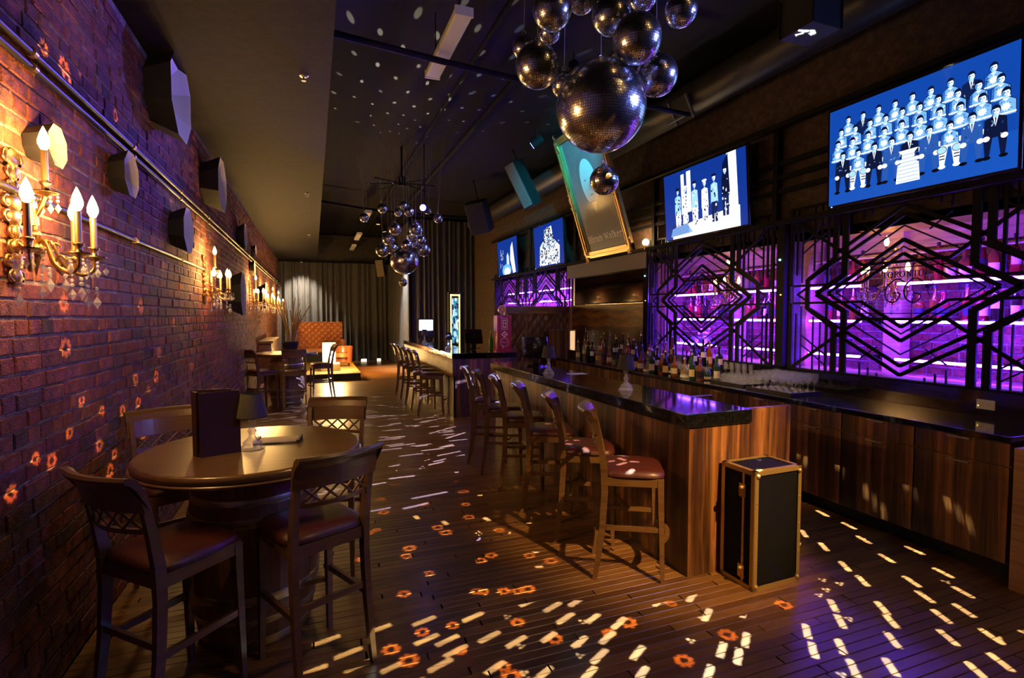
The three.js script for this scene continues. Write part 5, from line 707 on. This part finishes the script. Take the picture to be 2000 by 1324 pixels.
{ // white dashes thrown on the floor in front of the bar and along the back bar doors
  const A = [[4.13, -3.23], [4.09, -2.96], [3.94, -2.73], [4.11, -2.47], [3.54, -2.75], [3.79, -2.46], [3.4, -2.48], [3.93, -2.18], [3.32, -2.3], [3.61, -2.18], [3.77, -1.98], [3.49, -2.03], [3.12, -2.04], [3.03, -1.93], [3.54, -1.85], [3.35, -1.86], [2.87, -2.16], [2.76, -2.03], [2.5, -2.03], [3.39, -1.64], [3.16, -1.72], [2.86, -1.81], [2.39, -1.9], [2.55, -1.87], [3.18, -1.5], [2.45, -1.73], [2.63, -1.67], [2.99, -1.5], [1.95, -2.07], [2.13, -2.09], [1.99, -2.0], [1.76, -1.95], [2.1, -2.35], [2.32, -2.3], [1.93, -2.57], [2.0, -2.59], [2.15, -2.54], [3.61, -2.98], [1.46, -2.74], [1.81, -2.61], [1.58, -2.46], [1.45, -2.37], [1.33, -2.25], [1.21, -2.15], [1.45, -2.06], [1.32, -2.61], [0.56, -2.87], [0.83, -2.81], [0.64, -2.65], [0.86, -2.6], [0.98, -2.51], [0.54, -2.7], [0.66, -2.55], [0.04, -2.88], [0.18, -2.61], [-0.03, -2.65], [0.56, -2.47], [1.3, -2.74], [1.19, -2.84], [0.14, -2.73]];
  const st = A.map(([x, z]) => dash(x, z, 0.072, 0.0185, x - 4.3, z + 3.95));
  for (let k = 0; k < 26; k++) { const x = rr(0.2, 1.75), z = -2.95 + rr(0, 0.75); if (A.every(([a, b]) => Math.hypot(a - x, b - z) > 0.13)) { A.push([x, z]); st.push(dash(x, z, rr(0.05, 0.07), 0.018, x - 4.3, z + 3.95)); } }
  for (const [x, z] of [[1.65, -3.15], [1.58, -3.03], [1.41, -3.67], [1.66, -3.54], [1.79, -3.45], [1.49, -3.46], [1.2, -3.9], [1.0, -4.2], [1.35, -4.15], [0.8, -4.4]]) st.push(dash(x, z, 0.045, 0.02, 0.2, 1));
  for (const [y, z] of [[0.68, -3.36], [0.65, -3.14], [0.66, -2.98], [0.5, -3.21], [0.83, -2.41], [0.73, -2.14], [0.47, -2.62], [0.23, -2.83], [0.34, -2.24], [0.46, -3.54]]) st.push({ p: [4.195, y, z], e1: [0, -0.62, 0.78], e2: [0, 0.78, 0.62], a: 0.16, b: 0.014 });
  for (const [x, z] of [[2.0, -3.2], [1.9, -3.05], [2.08, -3.1], [2.02, -2.98], [1.86, -3.22], [2.1, -3.28], [1.95, -3.65], [2.05, -3.8], [1.88, -3.7], [2.0, -4.3], [1.9, -4.45]]) st.push({ ...dash(x, z, 0.022, 0.014, 1, 0.3), p: [x, 0.76, z] });
  for (let k = 0; k < 34; k++) { const x = rr(0.9, 4), z = rr(-3.2, -1.5); for (const q of [0, 2.1, 4.2]) st.push(dash(x + 0.016 * Math.cos(q), z + 0.016 * Math.sin(q), 0.008, 0.008, 1, 0)); }
  lantern('pattern_lantern', 'black box effect light with pierced plates hanging over the back bar', [3.8, 4.15, -3.2], 0.15, [0.95, 1, 0.8], LIT.dash, st);
}
{ // blue white strokes across the aisle, and fine dashes over the far floor
  const B = [[0.78, -6.01, 1.07, -6.07], [0.92, -6.04, 1.35, -6.15], [0.84, -4.87, 1.2, -4.94], [1.51, -6.65, 1.99, -6.88], [1.3, -6.03, 1.74, -6.2], [0.72, -5.56, 1.0, -5.57], [0.83, -5.83, 1.18, -5.81], [0.91, -6.94, 1.26, -6.98], [1.56, -7.5, 2.04, -7.84], [1.4, -6.27, 1.77, -6.39], [1.85, -6.05, 2.2, -6.22], [1.13, -5.88, 1.6, -6.06], [1.43, -5.52, 1.75, -5.64], [0.72, -4.64, 1.14, -4.75], [1.71, -7.11, 2.07, -7.38], [1.1, -8.36, 1.29, -8.37], [1.43, -8.07, 1.53, -8.11], [1.19, -9.03, 1.33, -9.07], [1.11, -4.82, 1.45, -4.88], [0.92, -3.74, 1.23, -3.81]];
  const st = B.map(([a, b, c, d]) => dash((a + c) / 2, (b + d) / 2, Math.hypot(c - a, d - b) / 2, 0.022, c - a, d - b));
  for (let k = 0; k < 150; k++) { const z = rr(-12, -6.3), x = rr(-0.9, 2.1); st.push(dash(x, z, rr(0.06, 0.16), 0.02, 1, rr(-0.16, -0.06))); }
  for (let k = 0; k < 26; k++) st.push(dash(rr(-0.7, 0.7), rr(-7.5, -4.6), 0.09, 0.018, 1, -0.15));
  lantern('pattern_lantern', 'black box effect light with pierced plates hanging beside the leaning portrait', [3.7, 4.25, -6.1], 0.14, [0.24, 0.32, 1], LIT.bluedash, st);
}
{ // amber rings on the floor and up the brick
  const O = [[0.3, -3.77], [0.75, -5.37], [0.64, -3.83], [0.7, -3.4], [0.6, -3.71], [0.92, -4.13], [0.68, -2.54], [0.5, -3.2], [0.35, -2.68], [1.09, -3.01], [1.17, -2.98], [0.93, -3.07], [1.08, -3.45], [0.97, -3.05], [0.85, -2.35], [1.18, -2.46], [1.43, -3.4], [1.54, -3.27], [1.17, -3.5], [1.37, -3.9], [1.28, -4.55], [0.96, -4.01], [1.22, -4.25], [1.71, -2.07], [2.07, -2.16], [1.98, -2.52], [2.6, -2.27], [1.63, -2.45], [1.05, -2.67], [1.48, -2.4], [0.7, -2.77], [1.24, -2.98], [0.55, -4.62], [0.45, -4.25], [0.93, -4.68], [1.09, -5.92], [1.22, -5.56], [1.36, -5.22], [1.35, -4.89], [1.65, -4.77], [0.53, -2.77], [0.42, -2.56], [1.16, -5.3], [1.22, -6.46], [1.42, -5.91], [0.57, -4.96], [0.38, -4.22], [0.86, -2.27]];
  const W = [[2.46, -2.76], [1.01, -2.66], [1.1, -2.87], [1.05, -3.01], [1.14, -3.21], [0.99, -3.59], [1.18, -3.65], [1.12, -3.99], [1.12, -4.31], [0.88, -3.83], [1.29, -4.27], [1.25, -4.77], [0.91, -5.12], [1.54, -3.65], [1.57, -3.21], [1.79, -3.21], [1.48, -3.64], [1.79, -4.44], [2.13, -5.09], [1.66, -5.38], [1.99, -5.61], [1.43, -4.86], [1.22, -6.05], [1.18, -4.56], [0.97, -7.34], [2.97, -3.1], [2.98, -3.31], [3.02, -3.53], [3.55, -4.24], [3.75, -4.71], [2.96, -3.59], [2.94, -3.34], [2.99, -4.04], [2.72, -5.41], [3.07, -7.13], [3.47, -5.89], [1.13, -9.2], [0.99, -8.15], [0.87, -4.4], [0.8, -3.74], [1.28, -3.37], [2.62, -2.76], [2.81, -2.96], [1.71, -5.89], [1.82, -6.8]];
  const st = O.map(([x, z]) => { const r = rr(0.034, 0.055); return { p: [x, 0, z], e1: E1, e2: E3, a: r, b: r, ring: true }; });
  for (const [y, z] of W) { const r = rr(0.03, 0.05); st.push({ p: [XL, y, z], e1: E3, e2: EY, a: r * 1.3, b: r, ring: true }); }
  lantern('pattern_lantern', 'black box effect light with pierced plates above the viewer', [1.9, 4.35, -0.7], 0.14, [1, 0.36, 0.07], LIT.ring, st);
}
// beams thrown up by the far mirror balls: flecks on the black ceiling
const throwers = [[0.85, 3.41, -9.41, 0.08], [1.15, 3.58, -9.35, 0.084], [1.54, 3.68, -9.48, 0.079], [2.12, 3.46, -9.31, 0.083], [1.72, 3.25, -9.32, 0.123], [1.37, 3.24, -9.38, 0.111]];
for (let k = 0; k < 190; k++) {
  const a = k * 2.39996, r = 0.3 + 3.3 * Math.pow((k + 0.5) / 190, 0.85), x = 1.55 + r * Math.cos(a) * 0.62, z = -9.3 + r * Math.sin(a) + (Math.sin(a) > 0 ? 0.35 * r : 0);
  if (x < 0.3 || x > 4.3) continue;
  const [bx0, by0, bz0, br] = throwers[k % 6], d = V(x - bx0, YC - by0, z - bz0).normalize(), tint = x > 1.9 ? [0.5, 0.58, 1] : [1, 0.88, 0.65];
  spot([bx0 + d.x * (br + 0.012), by0 + d.y * (br + 0.012), bz0 + d.z * (br + 0.012)], [x, YC, z], tint, 45 * (1 + r * 0.5), rr(0.011, 0.02) / (1 + 0.28 * r), 0.4, 0.1);
}
renderer.render(scene, camera);
